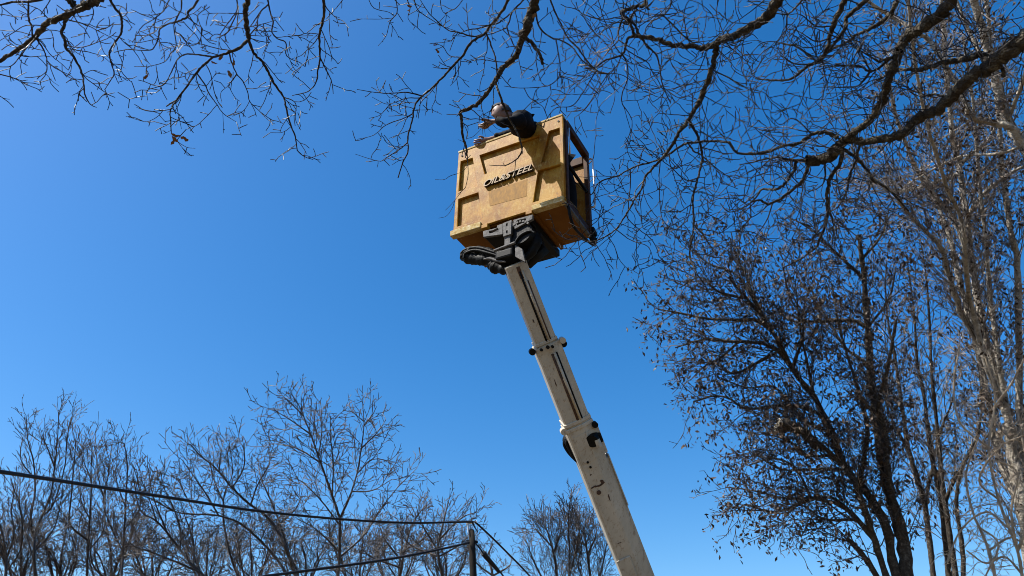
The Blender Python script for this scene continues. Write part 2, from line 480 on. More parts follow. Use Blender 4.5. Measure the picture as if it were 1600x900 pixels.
TA = [  # left and centre: (photo frame | width at start | width at end | points)
 ('1|34|9|475,-34 440,8 400,30 350,50 300,75 220,110 160,175 80,235 0,283 -70,330', 6.4, 7.2, 1),
 ('1|26|18|290,-40 325,0 350,30 368,44', None, None, 0),
 ('1|12|6|290,-34 240,-12 150,5 60,10 -10,26', 6.6, 6.9, 0),
 ('1|14|3|320,75 305,115 290,150 305,190 310,225 345,265 370,310 390,360 392,400 400,450 425,490 452,503', None, None, 0),
 ('1|4|2|310,225 360,235 420,245 480,265 525,300', None, None, 0),
 ('1|3|2|390,350 440,372 470,390', None, None, 0), ('1|3|2|392,345 430,330 470,335', None, None, 0),
 ('1|3|2|395,400 370,430 340,447', None, None, 0),
 ('1|6|2|165,175 195,215 215,260 220,300 215,345 190,385 200,420', None, None, 0), ('1|2|1.5|216,350 245,380 275,402', None, None, 0),
 ('1|5|3|130,195 110,245 90,270 50,310 -5,313', None, None, 0),
 ('1|4|2|220,280 260,320 330,355 350,375', None, None, 0), ('1|4|2|160,180 200,205 240,260 290,300 320,330', None, None, 0),
 ('1|4|2|300,180 330,210 350,240 400,270', None, None, 0),
 ('1|4|2|170,170 230,140 250,180 255,230 290,270', None, None, 0),
 ('1|10|3|500,-30 540,40 565,70 572,110 567,155 545,190 520,225 512,260 525,305 535,345 520,375 490,420', 6.5, 7.0, 1),
 ('1|4|2|572,85 600,105 620,130', None, None, 0), ('1|3|2|535,345 570,360 610,375', None, None, 0), ('1|3|2|532,345 550,380 556,392', None, None, 0),
 ('1|5|2|340,100 400,115 450,140 500,165 545,190', None, None, 0), ('1|3|2|455,140 470,200 490,250 530,285', None, None, 0),
 ('1|4|2|432,5 438,60 425,100 400,145 393,212', None, None, 0),
 ('1|5|2|-10,345 60,365 100,378 130,375', 6.9, 7.0, 0), ('1|3|2|60,365 100,385 130,402', None, None, 0), ('1|3|2|-12,440 15,460 45,465', 6.8, 6.9, 0),
 ('1|4|2|180,110 120,120 60,155 0,190', None, None, 0), ('1|7|5|130,20 135,90 150,130 152,180', None, None, 0),
 ('1|4|2|160,60 120,40 90,20 85,-10', None, None, 0), ('1|4|2|230,100 200,60 170,40 130,70 90,60', None, None, 0),
 ('1|9|3|950,-30 905,35 882,55 878,80 840,98 790,112 750,135 742,180 715,230 660,235 600,232 535,245', 6.5, 7.2, 1),
 ('1|3|2|662,238 690,285 712,312', None, None, 0), ('1|3|2|742,180 700,190 640,200 600,185', None, None, 0), ('1|3|2|742,185 770,245 770,285', None, None, 0),
 ('1|5|2|878,80 920,115 948,135 930,200 880,215 820,200', None, None, 0),
 ('1|5|2|805,-20 765,50 745,65 680,70 615,45', 6.7, 7.0, 1), ('1|4|2|765,60 720,90 670,120 640,165 620,200', None, None, 0),
 ('1|6|2|850,-20 850,40 825,90 815,130 825,215 800,250 770,290 700,310 630,312', 6.8, 7.1, 1),
 ('1|3|2|820,145 860,175 905,195', None, None, 0), ('1|3|2|700,310 685,325 690,350', None, None, 0),
 ('1|22|17|1175,-40 1150,40 1155,100 1160,150 1165,187', 6.3, 6.6, 1),
 ('1|13|4|1165,187 1120,225 1050,255 1000,270 950,310 915,350 880,400 830,465 800,515 800,570 803,620', None, None, 0),
 ('1|3|2|803,620 830,660 875,690 915,695', None, None, 0), ('1|3|2|828,658 860,700 878,728', None, None, 0), ('1|2|1.5|803,610 780,622 762,628', None, None, 0),
 ('1|7|2|1000,270 940,258 880,253 840,270 820,300 800,345 770,395 730,410 690,425 692,470', None, None, 0),
 ('1|4|3|835,460 810,480 780,500', None, None, 0), ('1|4|2|800,515 740,520 690,520 640,503', None, None, 0),
 ('1|3|2|765,517 740,545 690,570 640,560 590,545', None, None, 0), ('1|3|2|750,540 765,560 775,572', None, None, 0),
 ('1|6|2|925,350 960,395 980,440 1010,480 1045,530 1080,555 1110,573', None, None, 0), ('1|2|2|1043,528 1047,580 1047,625', None, None, 0),
 ('1|3|2|980,400 1010,350 1030,340', None, None, 0), ('1|3|2|915,350 870,345 830,330', None, None, 0), ('1|3|2|825,480 840,550 850,605', None, None, 0),
 ('1|2|2|975,435 965,460 955,480', None, None, 0),
 ('1|12|3|1165,187 1190,250 1230,290 1265,350 1290,400 1330,455 1340,500 1360,580 1385,645 1395,705 1430,735 1468,748', None, None, 0),
 ('1|5|2|1330,455 1370,470 1388,495 1385,560 1410,610', None, None, 0), ('1|3|2|1394,690 1360,700 1325,720', None, None, 0),
 ('1|3|2|1360,590 1325,620 1265,622', None, None, 0), ('1|2|2|1330,615 1320,665', None, None, 0),
 ('1|6|2|1072,250 1085,290 1110,345 1140,385 1160,430 1170,475 1210,515 1260,565 1290,582', None, None, 0),
 ('1|3|2|1168,478 1140,520 1090,545', None, None, 0), ('1|3|2|1105,352 1070,400 1035,435 1040,480', None, None, 0), ('1|3|2|1080,405 1100,455 1125,475', None, None, 0),
 ('1|4|2|1185,245 1180,300 1165,350 1165,395', None, None, 0),
 ('1|7|3|1250,-30 1265,50 1280,100 1275,150 1300,180 1340,200 1340,250 1360,275 1400,290 1430,312', 6.5, 6.9, 1),
 ('1|6|3|1262,20 1225,50 1190,100 1160,140', None, None, 0), ('1|4|2|1430,310 1445,250 1450,200 1496,155', None, None, 0),
 ('1|6|2|1108,-20 1110,50 1060,120 1030,170 1025,240', 6.6, 6.8, 1), ('1|4|2|1150,60 1080,62 1000,62 950,68', None, None, 0),
 ('1|4|2|1160,130 1220,115 1290,95', None, None, 0), ('1|4|2|1235,115 1250,200 1230,260', None, None, 0), ('1|3|2|1250,240 1280,260 1300,290', None, None, 0),
 ('1|5|2|1105,60 1060,160 1010,160 975,185', None, None, 0), ('1|5|2|1170,170 1220,120 1260,180 1240,250', None, None, 0),
 ('1|13|3|1512,-30 1518,50 1510,110 1498,160 1498,220 1500,280 1490,330 1480,390 1440,430 1370,448', 6.4, 6.9, 1),
 ('1|6|3|1500,270 1530,330 1555,385 1562,440', None, None, 0), ('1|4|2|1497,158 1440,155 1400,165 1350,162', None, None, 0),
 ('1|4|2|1490,170 1460,215 1410,260 1370,275', None, None, 0), ('1|5|2|1515,20 1550,60 1590,95', None, None, 0),
 # centre, hanging in front of the basket
 ('2|46|30|1100,-50 1060,60 1035,130 1010,200 990,262', 6.0, 6.1, 1),
 ('2|28|16|990,262 960,300 920,335 890,380 870,415 830,470 790,520 740,545 700,562', 6.1, 6.3, 0),
 ('2|17|8|700,562 708,600 715,680 730,730 735,780', None, None, 0),
 ('9|8|5|265,480 280,560 285,640 290,740 280,800 265,860 235,890 200,920', None, None, 0),
 ('9|5|3|287,650 270,690 240,720 190,740', None, None, 0), ('9|5|3|235,890 190,950 140,1010 90,1060', None, None, 0),
 ('9|5|3|200,1000 150,1040 100,1110 30,1130', None, None, 0), ('9|6|4|225,245 260,320 280,370 275,430', None, None, 0),
 ('9|5|3|285,450 330,415 380,370 400,350', None, None, 0), ('9|4|3|262,470 230,450 200,440', None, None, 0),
 ('9|6|3|190,740 130,760 80,790 0,790', None, None, 0), ('9|5|3|270,160 240,135 180,135 150,90', None, None, 0),
 ('2|20|13|1020,195 1060,215 1085,250 1103,285 1114,322', None, None, 0),
 ('2|12|5|885,385 880,420 900,480 930,560 960,620 990,670 1005,720 1010,750 990,790 960,812 925,830', 6.1, 5.95, 0),
 ('2|4|3|1005,740 1012,765 1003,772', None, None, 0), ('2|4|3|978,800 975,850 978,880', None, None, 0), ('2|4|2|925,828 918,820 915,812', None, None, 0),
 ('9|4|2|705,680 690,770 660,820 635,858', None, None, 0),
 ('2|8|6|830,165 860,240 880,300 886,375', None, None, 0),
 ('9|7|4|395,80 405,150 420,200 430,260', None, None, 0), ('9|7|3|500,140 490,180 440,210 400,230', None, None, 0), ('9|5|3|430,215 430,300 440,410', None, None, 0),
 ('9|7|5|510,-10 512,60 510,130 480,200 465,260', 6.2, 6.3, 0),
 ('9|5|2|440,300 480,360 520,395', None, None, 0), ('9|5|2|480,290 540,340 610,360', None, None, 0), ('9|5|2|425,310 415,360 420,400', None, None, 0),
 ('9|5|2|410,190 385,185 370,183', None, None, 0), ('9|4|2|420,200 400,235 385,240', None, None, 0),
 ('2|7|5|960,60 945,110 935,140 955,195 985,255', None, None, 0), ('2|5|3|935,140 870,165 830,175', None, None, 0),
 ('2|4|2|995,270 1000,330 1018,390', None, None, 0),
 ('2|4|2|705,550 690,530 665,500', None, None, 0), ('2|4|2|715,620 740,640 730,700', None, None, 0),
 ('2|15|12|955,-30 910,60 860,120 820,172', 6.5, 6.7, 1),
 ('2|12|5|820,172 750,220 715,275 670,325 620,380 560,440 500,490 470,540 460,610 440,680 440,760 415,810 390,890', None, None, 0),
 ('2|7|3|505,480 440,462 380,465 300,465 185,447', None, None, 0), ('2|3|2|295,463 285,430 280,400', None, None, 0), ('2|3|2|400,468 350,490 310,430', None, None, 0),
 ('2|5|2|500,495 430,492 380,510 330,520 260,485', None, None, 0), ('2|4|2|350,520 300,575 245,592', None, None, 0),
 ('2|6|2|466,560 420,590 330,625 270,675 185,697', None, None, 0), ('2|4|2|445,655 400,670 345,692', None, None, 0),
 ('2|6|2|440,720 400,745 330,790 290,805 175,770', None, None, 0), ('2|3|2|295,803 290,820 285,838', None, None, 0), ('2|4|2|418,805 390,805 360,825', None, None, 0),
 ('2|4|2|585,415 575,500 560,545 610,572', None, None, 0), ('2|3|2|560,545 520,550 480,548', None, None, 0), ('2|3|2|540,455 535,520 525,580', None, None, 0),
 ('2|4|2|693,310 690,380 650,430', None, None, 0), ('2|3|2|690,385 720,400 745,408', None, None, 0), ('2|4|2|660,335 620,345 585,335', None, None, 0),
 ('2|5|2|705,288 650,280 620,240 600,225 560,215', None, None, 0),
 ('2|8|3|820,172 760,182 690,160 640,150 580,100 540,60 490,-20', None, None, 0), ('2|4|2|690,165 650,205 570,215', None, None, 0),
 ('2|7|4|860,120 800,140 740,150 690,172', None, None, 0), ('2|8|5|1032,-15 960,60 900,110 860,125', 6.4, 6.6, 0),
 ('2|5|2|838,185 830,270 780,290 720,310', None, None, 0), ('2|4|2|828,280 820,350 800,430 805,520 820,580', None, None, 0),
 ('2|5|2|470,-10 490,50 560,100 610,130 680,155', 6.6, 6.8, 1), ('2|5|2|430,-15 450,40 440,90 470,130', 6.6, 6.9, 1),
 ('2|5|2|378,-15 385,60 350,110 330,180 290,230', 6.6, 7.1, 1), ('2|3|2|372,90 300,95 230,95 180,95', None, None, 0), ('2|3|2|350,115 380,160 395,190', None, None, 0),
 ('2|4|2|720,-10 680,40 640,60 600,105 560,120', 6.6, 6.8, 1), ('2|4|2|600,-10 610,50 650,90', 6.7, 6.9, 1),
 ('2|4|2|240,-10 270,40 340,60 380,80', 6.7, 6.9, 1), ('2|4|2|120,-10 90,30 60,70 100,90', 6.7, 6.9, 1),
 ('2|8|5|1140,-30 1180,70 1210,130 1240,190 1290,240 1340,310 1390,355 1440,370 1445,400', 6.6, 6.9, 1),
 ('2|8|5|1080,60 1095,130 1150,185 1200,200 1260,235 1300,290 1360,340 1385,358', None, None, 0),
 ('2|6|3|1180,195 1190,260 1200,330 1195,380 1160,420 1100,435 1000,440 920,430', None, None, 0),
 ('2|4|2|1155,425 1150,480 1080,520 1060,490', None, None, 0), ('2|5|2|1200,385 1250,400 1290,430', None, None, 0), ('2|4|2|1010,442 1050,490 1110,530 1130,560', None, None, 0),
 ('2|6|3|1380,358 1340,420 1310,470 1260,530 1180,540 1130,600 1120,640', None, None, 0),
 ('2|5|2|1440,370 1400,430 1350,510 1310,560 1270,590', None, None, 0),
 ('2|4|2|1095,120 1140,70 1170,50', None, None, 0), ('2|4|2|1280,10 1300,60 1380,90 1460,100', 6.8, 7.0, 0),
 ('2|4|2|1220,140 1290,150 1360,180 1400,130', None, None, 0), ('2|4|2|1270,200 1330,210 1400,160 1470,130', None, None, 0),
]
TB = [
 ('3|62|40|1290,-60 1230,60 1180,110 1100,160 1030,205 940,240 885,265', 7.0, 7.2, 1),
 ('3|34|24|885,265 820,300 770,300 700,290 620,285 530,255 440,235 360,225', 7.2, 7.3, 0),
 ('3|17|6|365,225 325,240 310,290 290,340 240,360 180,380 120,420 50,430', None, None, 0),
 ('3|9|3|290,340 320,400 320,500 290,580 290,650 345,735 345,820 300,890', None, None, 0), ('3|4|3|345,735 380,722 412,720', None, None, 0),
 ('3|6|3|280,350 250,420 190,470 190,500 120,600 50,690 -10,735', None, None, 0), ('3|6|3|195,460 120,455 60,420 20,350 -10,320', None, None, 0),
 ('3|19|17|360,228 350,170 310,120 280,75', None, None, 0), ('3|15|12|400,228 370,160 330,120 290,90', None, None, 0),
 ('3|20|22|282,78 320,60 370,45 425,32 440,-20', None, None, 0), ('3|12|10|425,32 445,50 458,62', None, None, 0),
 ('3|16|10|350,110 360,80 380,60', None, None, 0),
 ('3|11|5|270,120 265,190 265,250 220,300 180,350', None, None, 0), ('3|8|3|266,248 330,290 370,310 387,345', None, None, 0),
 ('3|6|3|285,105 180,120 120,115 50,90 -10,50', None, None, 0), ('3|5|3|282,120 200,170 120,230 50,225 -10,190', None, None, 0),
 ('3|13|5|400,235 450,290 500,340 520,400 530,470 545,545 590,640', None, None, 0), ('3|5|3|545,545 580,570 640,610 750,640', None, None, 0), ('3|5|2|542,560 530,640 530,690 460,760 390,810', None, None, 0),
 ('3|5|3|525,460 440,500 350,575', None, None, 0), ('3|4|2|535,690 580,740 600,800 620,850', None, None, 0),
 ('3|9|5|595,-20 590,40 545,95 480,130 440,170 430,210', 7.3, 7.4, 1), ('3|9|8|545,98 620,170 680,230 745,280', None, None, 0), ('3|6|4|380,127 480,128 540,98', None, None, 0),
 ('3|5|2|450,165 540,180 600,160 690,110 740,70', None, None, 0), ('3|5|2|785,-10 800,60 850,90 870,150 880,240', 7.2, 7.3, 0),
 ('3|7|3|1190,-10 1130,40 1040,110 960,160 900,240', 7.0, 7.2, 0), ('3|5|2|935,-10 930,80 900,160 895,240', 7.1, 7.2, 0),
 ('3|36|24|885,268 870,340 850,420 820,520 780,610 740,690 700,755', 7.2, 7.3, 0),
 ('3|24|15|700,755 650,820 610,890 560,965 520,1005', None, None, 0),
 ('5|15|5|520,205 470,260 430,310 410,380 360,460 320,530 250,630 180,680 105,710 60,710 35,680', None, None, 0),
 ('5|4|3|60,710 40,720 10,755', None, None, 0), ('5|3|2|40,690 20,690 0,680', None, None, 0),
 ('6|24|13|440,60 370,30 290,35 230,70 180,100 90,110 0,150 -100,165', 7.4, 7.2, 0),
 ('5|15|13|1110,162 1010,155 970,110 950,88 860,82 700,92', 7.2, 7.2, 0),
 ('5|13|5|700,92 650,115 580,165 480,210 360,245 260,300 150,335 110,400 90,420', None, None, 0),
 ('5|5|3|150,335 140,390 135,430', None, None, 0), ('5|4|3|155,340 180,355 195,345', None, None, 0), ('5|4|2|240,312 240,370 270,430 310,470', None, None, 0),
 ('5|8|4|340,258 340,350 330,450 325,560 325,680', None, None, 0), ('5|4|2|325,625 400,690 435,690', None, None, 0),
 ('5|6|3|250,635 340,700 430,730 465,765 490,860', None, None, 0), ('5|5|3|195,675 240,740 270,820 330,885 370,880 390,845', None, None, 0), ('5|4|2|205,700 190,750 165,770', None, None, 0),
 ('5|4|2|365,470 380,520 420,550 500,490', None, None, 0),
 ('5|7|3|530,195 520,290 520,370 525,480 540,570 590,620 630,640', None, None, 0), ('5|4|2|540,570 500,590', None, None, 0), ('5|3|2|580,615 585,660 595,705', None, None, 0),
 ('5|4|3|520,195 500,110 460,70 400,62', None, None, 0), ('5|4|2|430,220 350,205 275,195', None, None, 0),
 ('5|3|2|470,265 480,310 540,350', None, None, 0), ('5|3|2|345,270 400,270 460,240', None, None, 0),
 ('3|16|13|722,765 750,830 780,920 795,1010', None, None, 0),
 ('5|13|8|795,200 765,300 745,370 730,450 735,540 735,620 725,700 710,800 745,890 750,960', None, None, 0),
 ('5|11|5|740,600 790,660 840,740 880,800', None, None, 0), ('5|5|3|715,800 640,830 550,835 490,815', None, None, 0), ('5|4|2|640,830 635,860 630,890', None, None, 0),
 ('5|4|2|732,660 680,750 600,790 570,795', None, None, 0), ('5|4|2|730,545 680,530 620,510', None, None, 0),
 ('5|10|4|700,92 740,150 770,160 840,220 900,270 960,310 1000,370', None, None, 0), ('5|7|4|790,110 860,140 930,160 1000,155', None, None, 0),
 ('5|4|2|765,310 700,330 660,300 600,290', None, None, 0), ('5|4|2|750,370 690,370 640,420 590,440 550,500', None, None, 0), ('5|4|2|775,160 700,240 680,300 690,360 640,400 580,415', None, None, 0),
 ('5|5|3|735,590 800,570 880,530 960,525', None, None, 0),
 ('3|9|4|860,440 960,490 1030,530 1110,575 1150,580', None, None, 0), ('3|5|2|840,430 740,435 680,440 640,470', None, None, 0),
 ('3|6|2|800,590 870,640 930,670 945,760', None, None, 0), ('3|5|2|890,300 940,360 1000,430 1040,450', None, None, 0), ('3|5|2|910,260 1000,290 1060,260 1160,250', None, None, 0),
 ('3|5|2|770,620 700,600 640,610 570,570', None, None, 0), ('3|5|2|780,300 760,350 700,390 640,400', None, None, 0),
 ('3|6|5|800,300 790,340 785,360', None, None, 0),
 # the heavy limbs at the right
 ('4|64|52|1190,-60 1100,60 1060,110 960,160 900,200 850,260 820,320', 7.2, 7.3, 1),
 ('4|50|34|820,320 790,400 750,500 730,580 700,670 640,750 560,810 500,860 440,900', 7.3, 7.4, 0),
 ('4|95|62|1720,200 1640,230 1570,270 1470,350 1380,420 1280,480 1190,560', 7.0, 7.2, 1),
 ('4|60|38|1190,560 1110,640 1040,700 950,730 900,780 850,840 740,860 600,880 500,868', 7.2, 7.4, 0),
 ('6|52|58|480,75 440,110 400,160 350,200 290,215 240,200', 7.4, 7.45, 0),
 ('6|18|5|240,200 160,200 60,185 0,190 -100,215 -180,230', None, None, 0),
 ('6|20|13|180,210 160,270 110,340 60,380 0,385', None, None, 0), ('5|13|5|1200,385 1160,385 1120,440 1060,490 960,525 900,470', None, None, 0),
 ('6|22|14|250,235 220,320 160,380 80,440 0,480', None, None, 0), ('5|15|8|1200,470 1150,450 1100,460 1080,440', None, None, 0),
 ('5|8|3|1100,480 1090,560 1040,620 1020,700 940,770 880,810', None, None, 0), ('5|8|3|1240,470 1200,560 1150,640 1080,720 960,770', None, None, 0),
 ('5|7|3|1130,470 1010,560 1000,480 990,400', None, None, 0), ('5|7|3|1070,480 1000,440 900,440 780,400', None, None, 0),
 ('6|11|4|350,225 355,320 320,370 250,400', None, None, 0),
 ('6|24|8|465,120 450,220 390,310 370,400 370,500 360,600 320,700 300,750 200,820 100,870', None, None, 0),
 ('6|15|4|575,85 550,200 510,300 490,400 440,490 350,540 250,590', None, None, 0),
 ('6|20|9|470,120 550,190 610,250 650,320 720,360 790,420 880,520', None, None, 0), ('6|9|3|620,290 660,380 720,480', None, None, 0),
 ('6|10|4|380,420 400,560 410,650 395,780', None, None, 0), ('6|8|3|360,600 300,660 260,760 210,880', None, None, 0), ('6|8|3|230,330 210,420 200,560 150,700', None, None, 0),
 ('4|30|7|500,-30 440,80 410,150 390,220 360,330 310,380 240,420 150,490 60,500 0,500 -80,490', 7.3, 7.5, 1),
 ('4|28|12|650,-30 560,50 490,110 480,180 430,250 370,330 330,380', 7.3, 7.5, 1),
 ('4|28|10|820,-40 780,70 700,140 640,180 560,215 500,260 420,300 360,330', 7.4, 7.5, 1),
 ('4|11|4|230,-20 160,60 120,90 60,85 -10,80', 7.2, 7.4, 1), ('4|9|3|120,90 115,180 95,250 100,380', None, None, 0),
 ('4|11|8|100,280 170,290 240,330 290,372', None, None, 0), ('4|6|3|95,270 30,260 -40,270 -100,330 -170,430', None, None, 0),
 ('4|36|16|1360,400 1350,340 1260,360 1180,380 1110,385 1030,410 960,435 880,435 805,430', 7.2, 7.35, 0),
 ('4|18|14|810,360 740,370 700,378', None, None, 0), ('4|12|4|720,370 690,385 600,330 520,290 460,300', None, None, 0),
 ('4|16|5|760,385 700,420 640,445 570,415 450,410 380,420 300,440', None, None, 0), ('4|14|3|640,440 600,500 550,540 450,545 300,545', None, None, 0), ('4|9|5|640,435 590,340 545,250', None, None, 0),
 ('4|14|4|1130,595 1040,590 970,600 930,560 900,520', None, None, 0), ('4|8|3|365,380 365,500 400,520 480,530', None, None, 0),
 ('4|20|18|1450,370 1462,420 1475,480', None, None, 0),
 ('4|7|3|710,690 730,760 750,820', None, None, 0), ('4|8|3|450,870 400,830 310,825 250,860 190,900', None, None, 0),
 ('4|8|3|250,800 160,740 80,780 30,740', None, None, 0), ('4|8|3|480,130 500,190 560,300 600,370', None, None, 0),
 ('4|9|3|400,170 300,160 200,90 120,95', None, None, 0), ('4|9|3|385,230 300,260 200,200 130,180', None, None, 0), ('4|7|3|250,410 170,400 80,350 0,380', None, None, 0),
 ('4|7|3|520,240 600,280 640,330 650,400', None, None, 0), ('4|9|4|930,180 980,60 960,0', None, None, 0), ('4|9|4|1060,110 1020,90 1010,40 1040,10', None, None, 0),
 ('4|8|3|1290,340 1330,300 1370,200 1420,160 1500,130', None, None, 0), ('4|8|3|1240,360 1230,300 1260,240', None, None, 0),
 ('4|10|4|1470,340 1480,260 1540,220 1620,200', None, None, 0), ('4|7|3|1100,390 1050,300 1060,200 1130,160 1230,140', None, None, 0),
]
ra, Ta, rnga = oak('overhanging_oak', 'leafless oak whose dark twigs hang before the yellow basket and across top left', TA, (-7.0, -3.0, 0), (-4.0, -0.8, 9.2), OAK, (M['oak_bark'], M['oak_twig']), 0.0085, 11)
rb, Tb, rngb = oak('overhanging_oak', 'heavy leafless oak reaching in at the top right with thick black boughs', TB, (9.5, 1.2, 0), (8.2, 1.6, 8.2), OAK_R, (M['oak_bark'], M['oak_twig']), 0.0105, 12)

# a few withered leaves still hanging on
def leaf_mesh(rng):
    n = 5; V = []; Q = []
    for i in range(n + 1):
        t = i / n; w = 0.5 * math.sin(math.pi * min(1, t * 0.93 + 0.05)) * (0.42 + 0.12 * math.sin(i * 2.4))
        for sx in (-1, 0, 1):
            V.append((sx * w, t, 0.18 * math.sin(t * 3) + 0.22 * abs(sx) * w + rng.uniform(-.04, .04)))
    for i in range(n):
        for j in range(2):
            a = i * 3 + j; Q.append((a, a + 1, a + 4, a + 3))
    me = quads_mesh('dead_leaf', np.array(V), np.array(Q)); me.materials.append(M['dead_leaf']); return me
leafs = [leaf_mesh(random.Random(i)) for i in range(4)]
lr = random.Random(8)
def dead_leaves(T, root, spots, size):
    for px, py in spots:
        best = min(T.samples, key=lambda s_: (s_[0] - px) ** 2 + (s_[1] - py) ** 2)
        p = at(px, py, best[2] - 0.02)
        o = bpy.data.objects.new('dead_leaf', lr.choice(leafs)); COL.objects.link(o); o.parent = root
        o.location = p - root.location; s = size * lr.uniform(.7, 1.2); o.scale = (s, s, s)
        o.rotation_euler = (R(lr.uniform(150, 260)), R(lr.uniform(-40, 40)), R(lr.uniform(0, 360)))
dead_leaves(Ta, ra, [(343, 94), (348, 88), (340, 99), (352, 97), (365, 93), (267, 208), (273, 217), (278, 222), (286, 213), (283, 217), (231, 117), (229, 110), (356, 110), (676, 70), (681, 76), (641, 14), (636, 8), (838, 161 - 140 + 0)], 0.062)

# ------------------------------------------------------------------ trees standing on the ground
def ground_tree(name, label, cat, traces, dist, S, bm, tm, seed, dens, minw, seeds=None, sides=8, group=None, tjit=0.5):
    rng = random.Random(seed)
    T = Tracer(dist, rng, tjit)
    lines = []; twl = []; tips = []; stems = []
    root = None
    for spec, d0, d1, con in traces:
        pts, rad = T.add(spec, d0, d1)
        L = length(pts)
        if root is None:
            p0 = pts[0]; root = tag(empty(name, (p0[0], p0[1], 0)), label, cat, group); bx = Vector((p0[0], p0[1], 0))
        pp, rr = (refine(pts, rad, rng, max(0.08, rad[0]), 0.05) if rad[0] > 0.02 else (pts, rad))
        if con:      # runs on down to the ground below the picture
            a = Vector(pts[0]); n = 8; r0 = rad[0]
            foot = Vector((a.x * 0.35 + bx.x * 0.65, a.y * 0.35 + bx.y * 0.65, -0.12)) if con == 1 else Vector((a.x, a.y, -0.12))
            down = []; dr = []
            tdir = Vector(pts[0]) - Vector(pts[4]); tdir.normalize()
            for i in range(n):
                t = i / n
                q = foot.lerp(a, t) + tdir * (a.z * 0.22 * math.sin(math.pi * t) * 0.3) * 1.0
                down.append(tuple(q)); dr.append(r0 * (1.0 + 0.5 * (1 - t) + 0.5 * math.exp(-t * 14)))
            pp = down + list(pp); rr = dr + list(rr)
        stems.append((rad[0], [tuple(Vector(p) - bx) for p in pp], rr, con))
        if con == 0 or True:
            sp = [x / dens for x in S['space']]
            lv = 0 if rad[0] > S.get('lv0', 0.02) else 1
            sprout(twl, tips, pts, [min(r, S['rcap']) for r in rad], dirs_of(pts), L, lv, S, rng, 0.08, sp)
    stuff = []
    first = True
    for w, P, r_, con in stems:
        if con or w > minw:
            limb_mesh('trunk' if con else 'limb', [(P, r_)], bm, root, sides)
        else: stuff.append((P, r_))
    if stuff:
        o = link('branches', tubes_mesh('branches', stuff, 5), bm, root); o['kind'] = 'stuff'
    o = link('twigs', tubes_mesh('twigs', [([tuple(Vector(q) - bx) for q in p], r) for p, r in twl], 3), tm, root); o['kind'] = 'stuff'
    if seeds:
        m, per, size, chance, spread = seeds
        C = []
        for (p, d, L) in tips:
            if rng.random() > chance: continue
            for _ in range(rng.randint(max(1, per - 2), per + 1)):
                C.append((p[0] + rng.gauss(0, spread), p[1] + rng.gauss(0, spread), p[2] + rng.gauss(0, spread) - spread * .4))
        C = np.array(C); n = len(C)
        g_ = np.random.default_rng(seed)
        ax = g_.normal(size=(n, 3)); ax[:, 2] -= 1.1; ax /= np.linalg.norm(ax, axis=1)[:, None]
        sd_ = g_.normal(size=(n, 3)); sd_ = np.cross(ax, sd_); sd_ /= np.linalg.norm(sd_, axis=1)[:, None]
        ln = size * g_.uniform(.6, 1.4, n)[:, None]; wd = ln * 0.21
        up_ = np.cross(ax, sd_) * ln * 0.08
        C = C - np.array(bx)
        V = np.stack([C, C + ax * ln * .5 + sd_ * wd + up_, C + ax * ln, C + ax * ln * .5 - sd_ * wd + up_], 1).reshape(-1, 3)
        Q = np.arange(4 * n).reshape(-1, 4)
        o = link('seed_keys', quads_mesh('seed_keys', V, Q), m, root); o['kind'] = 'stuff'
    return root, T
BIRD = dict(seg=0.16, kink=0.10, up=0.025, rmin=0.0085, levels=3, space=[0.19, 0.17, 0.16], len=[1.15, 0.62, 0.28], angle=(25, 60), rr=0.5, rcap=0.02)
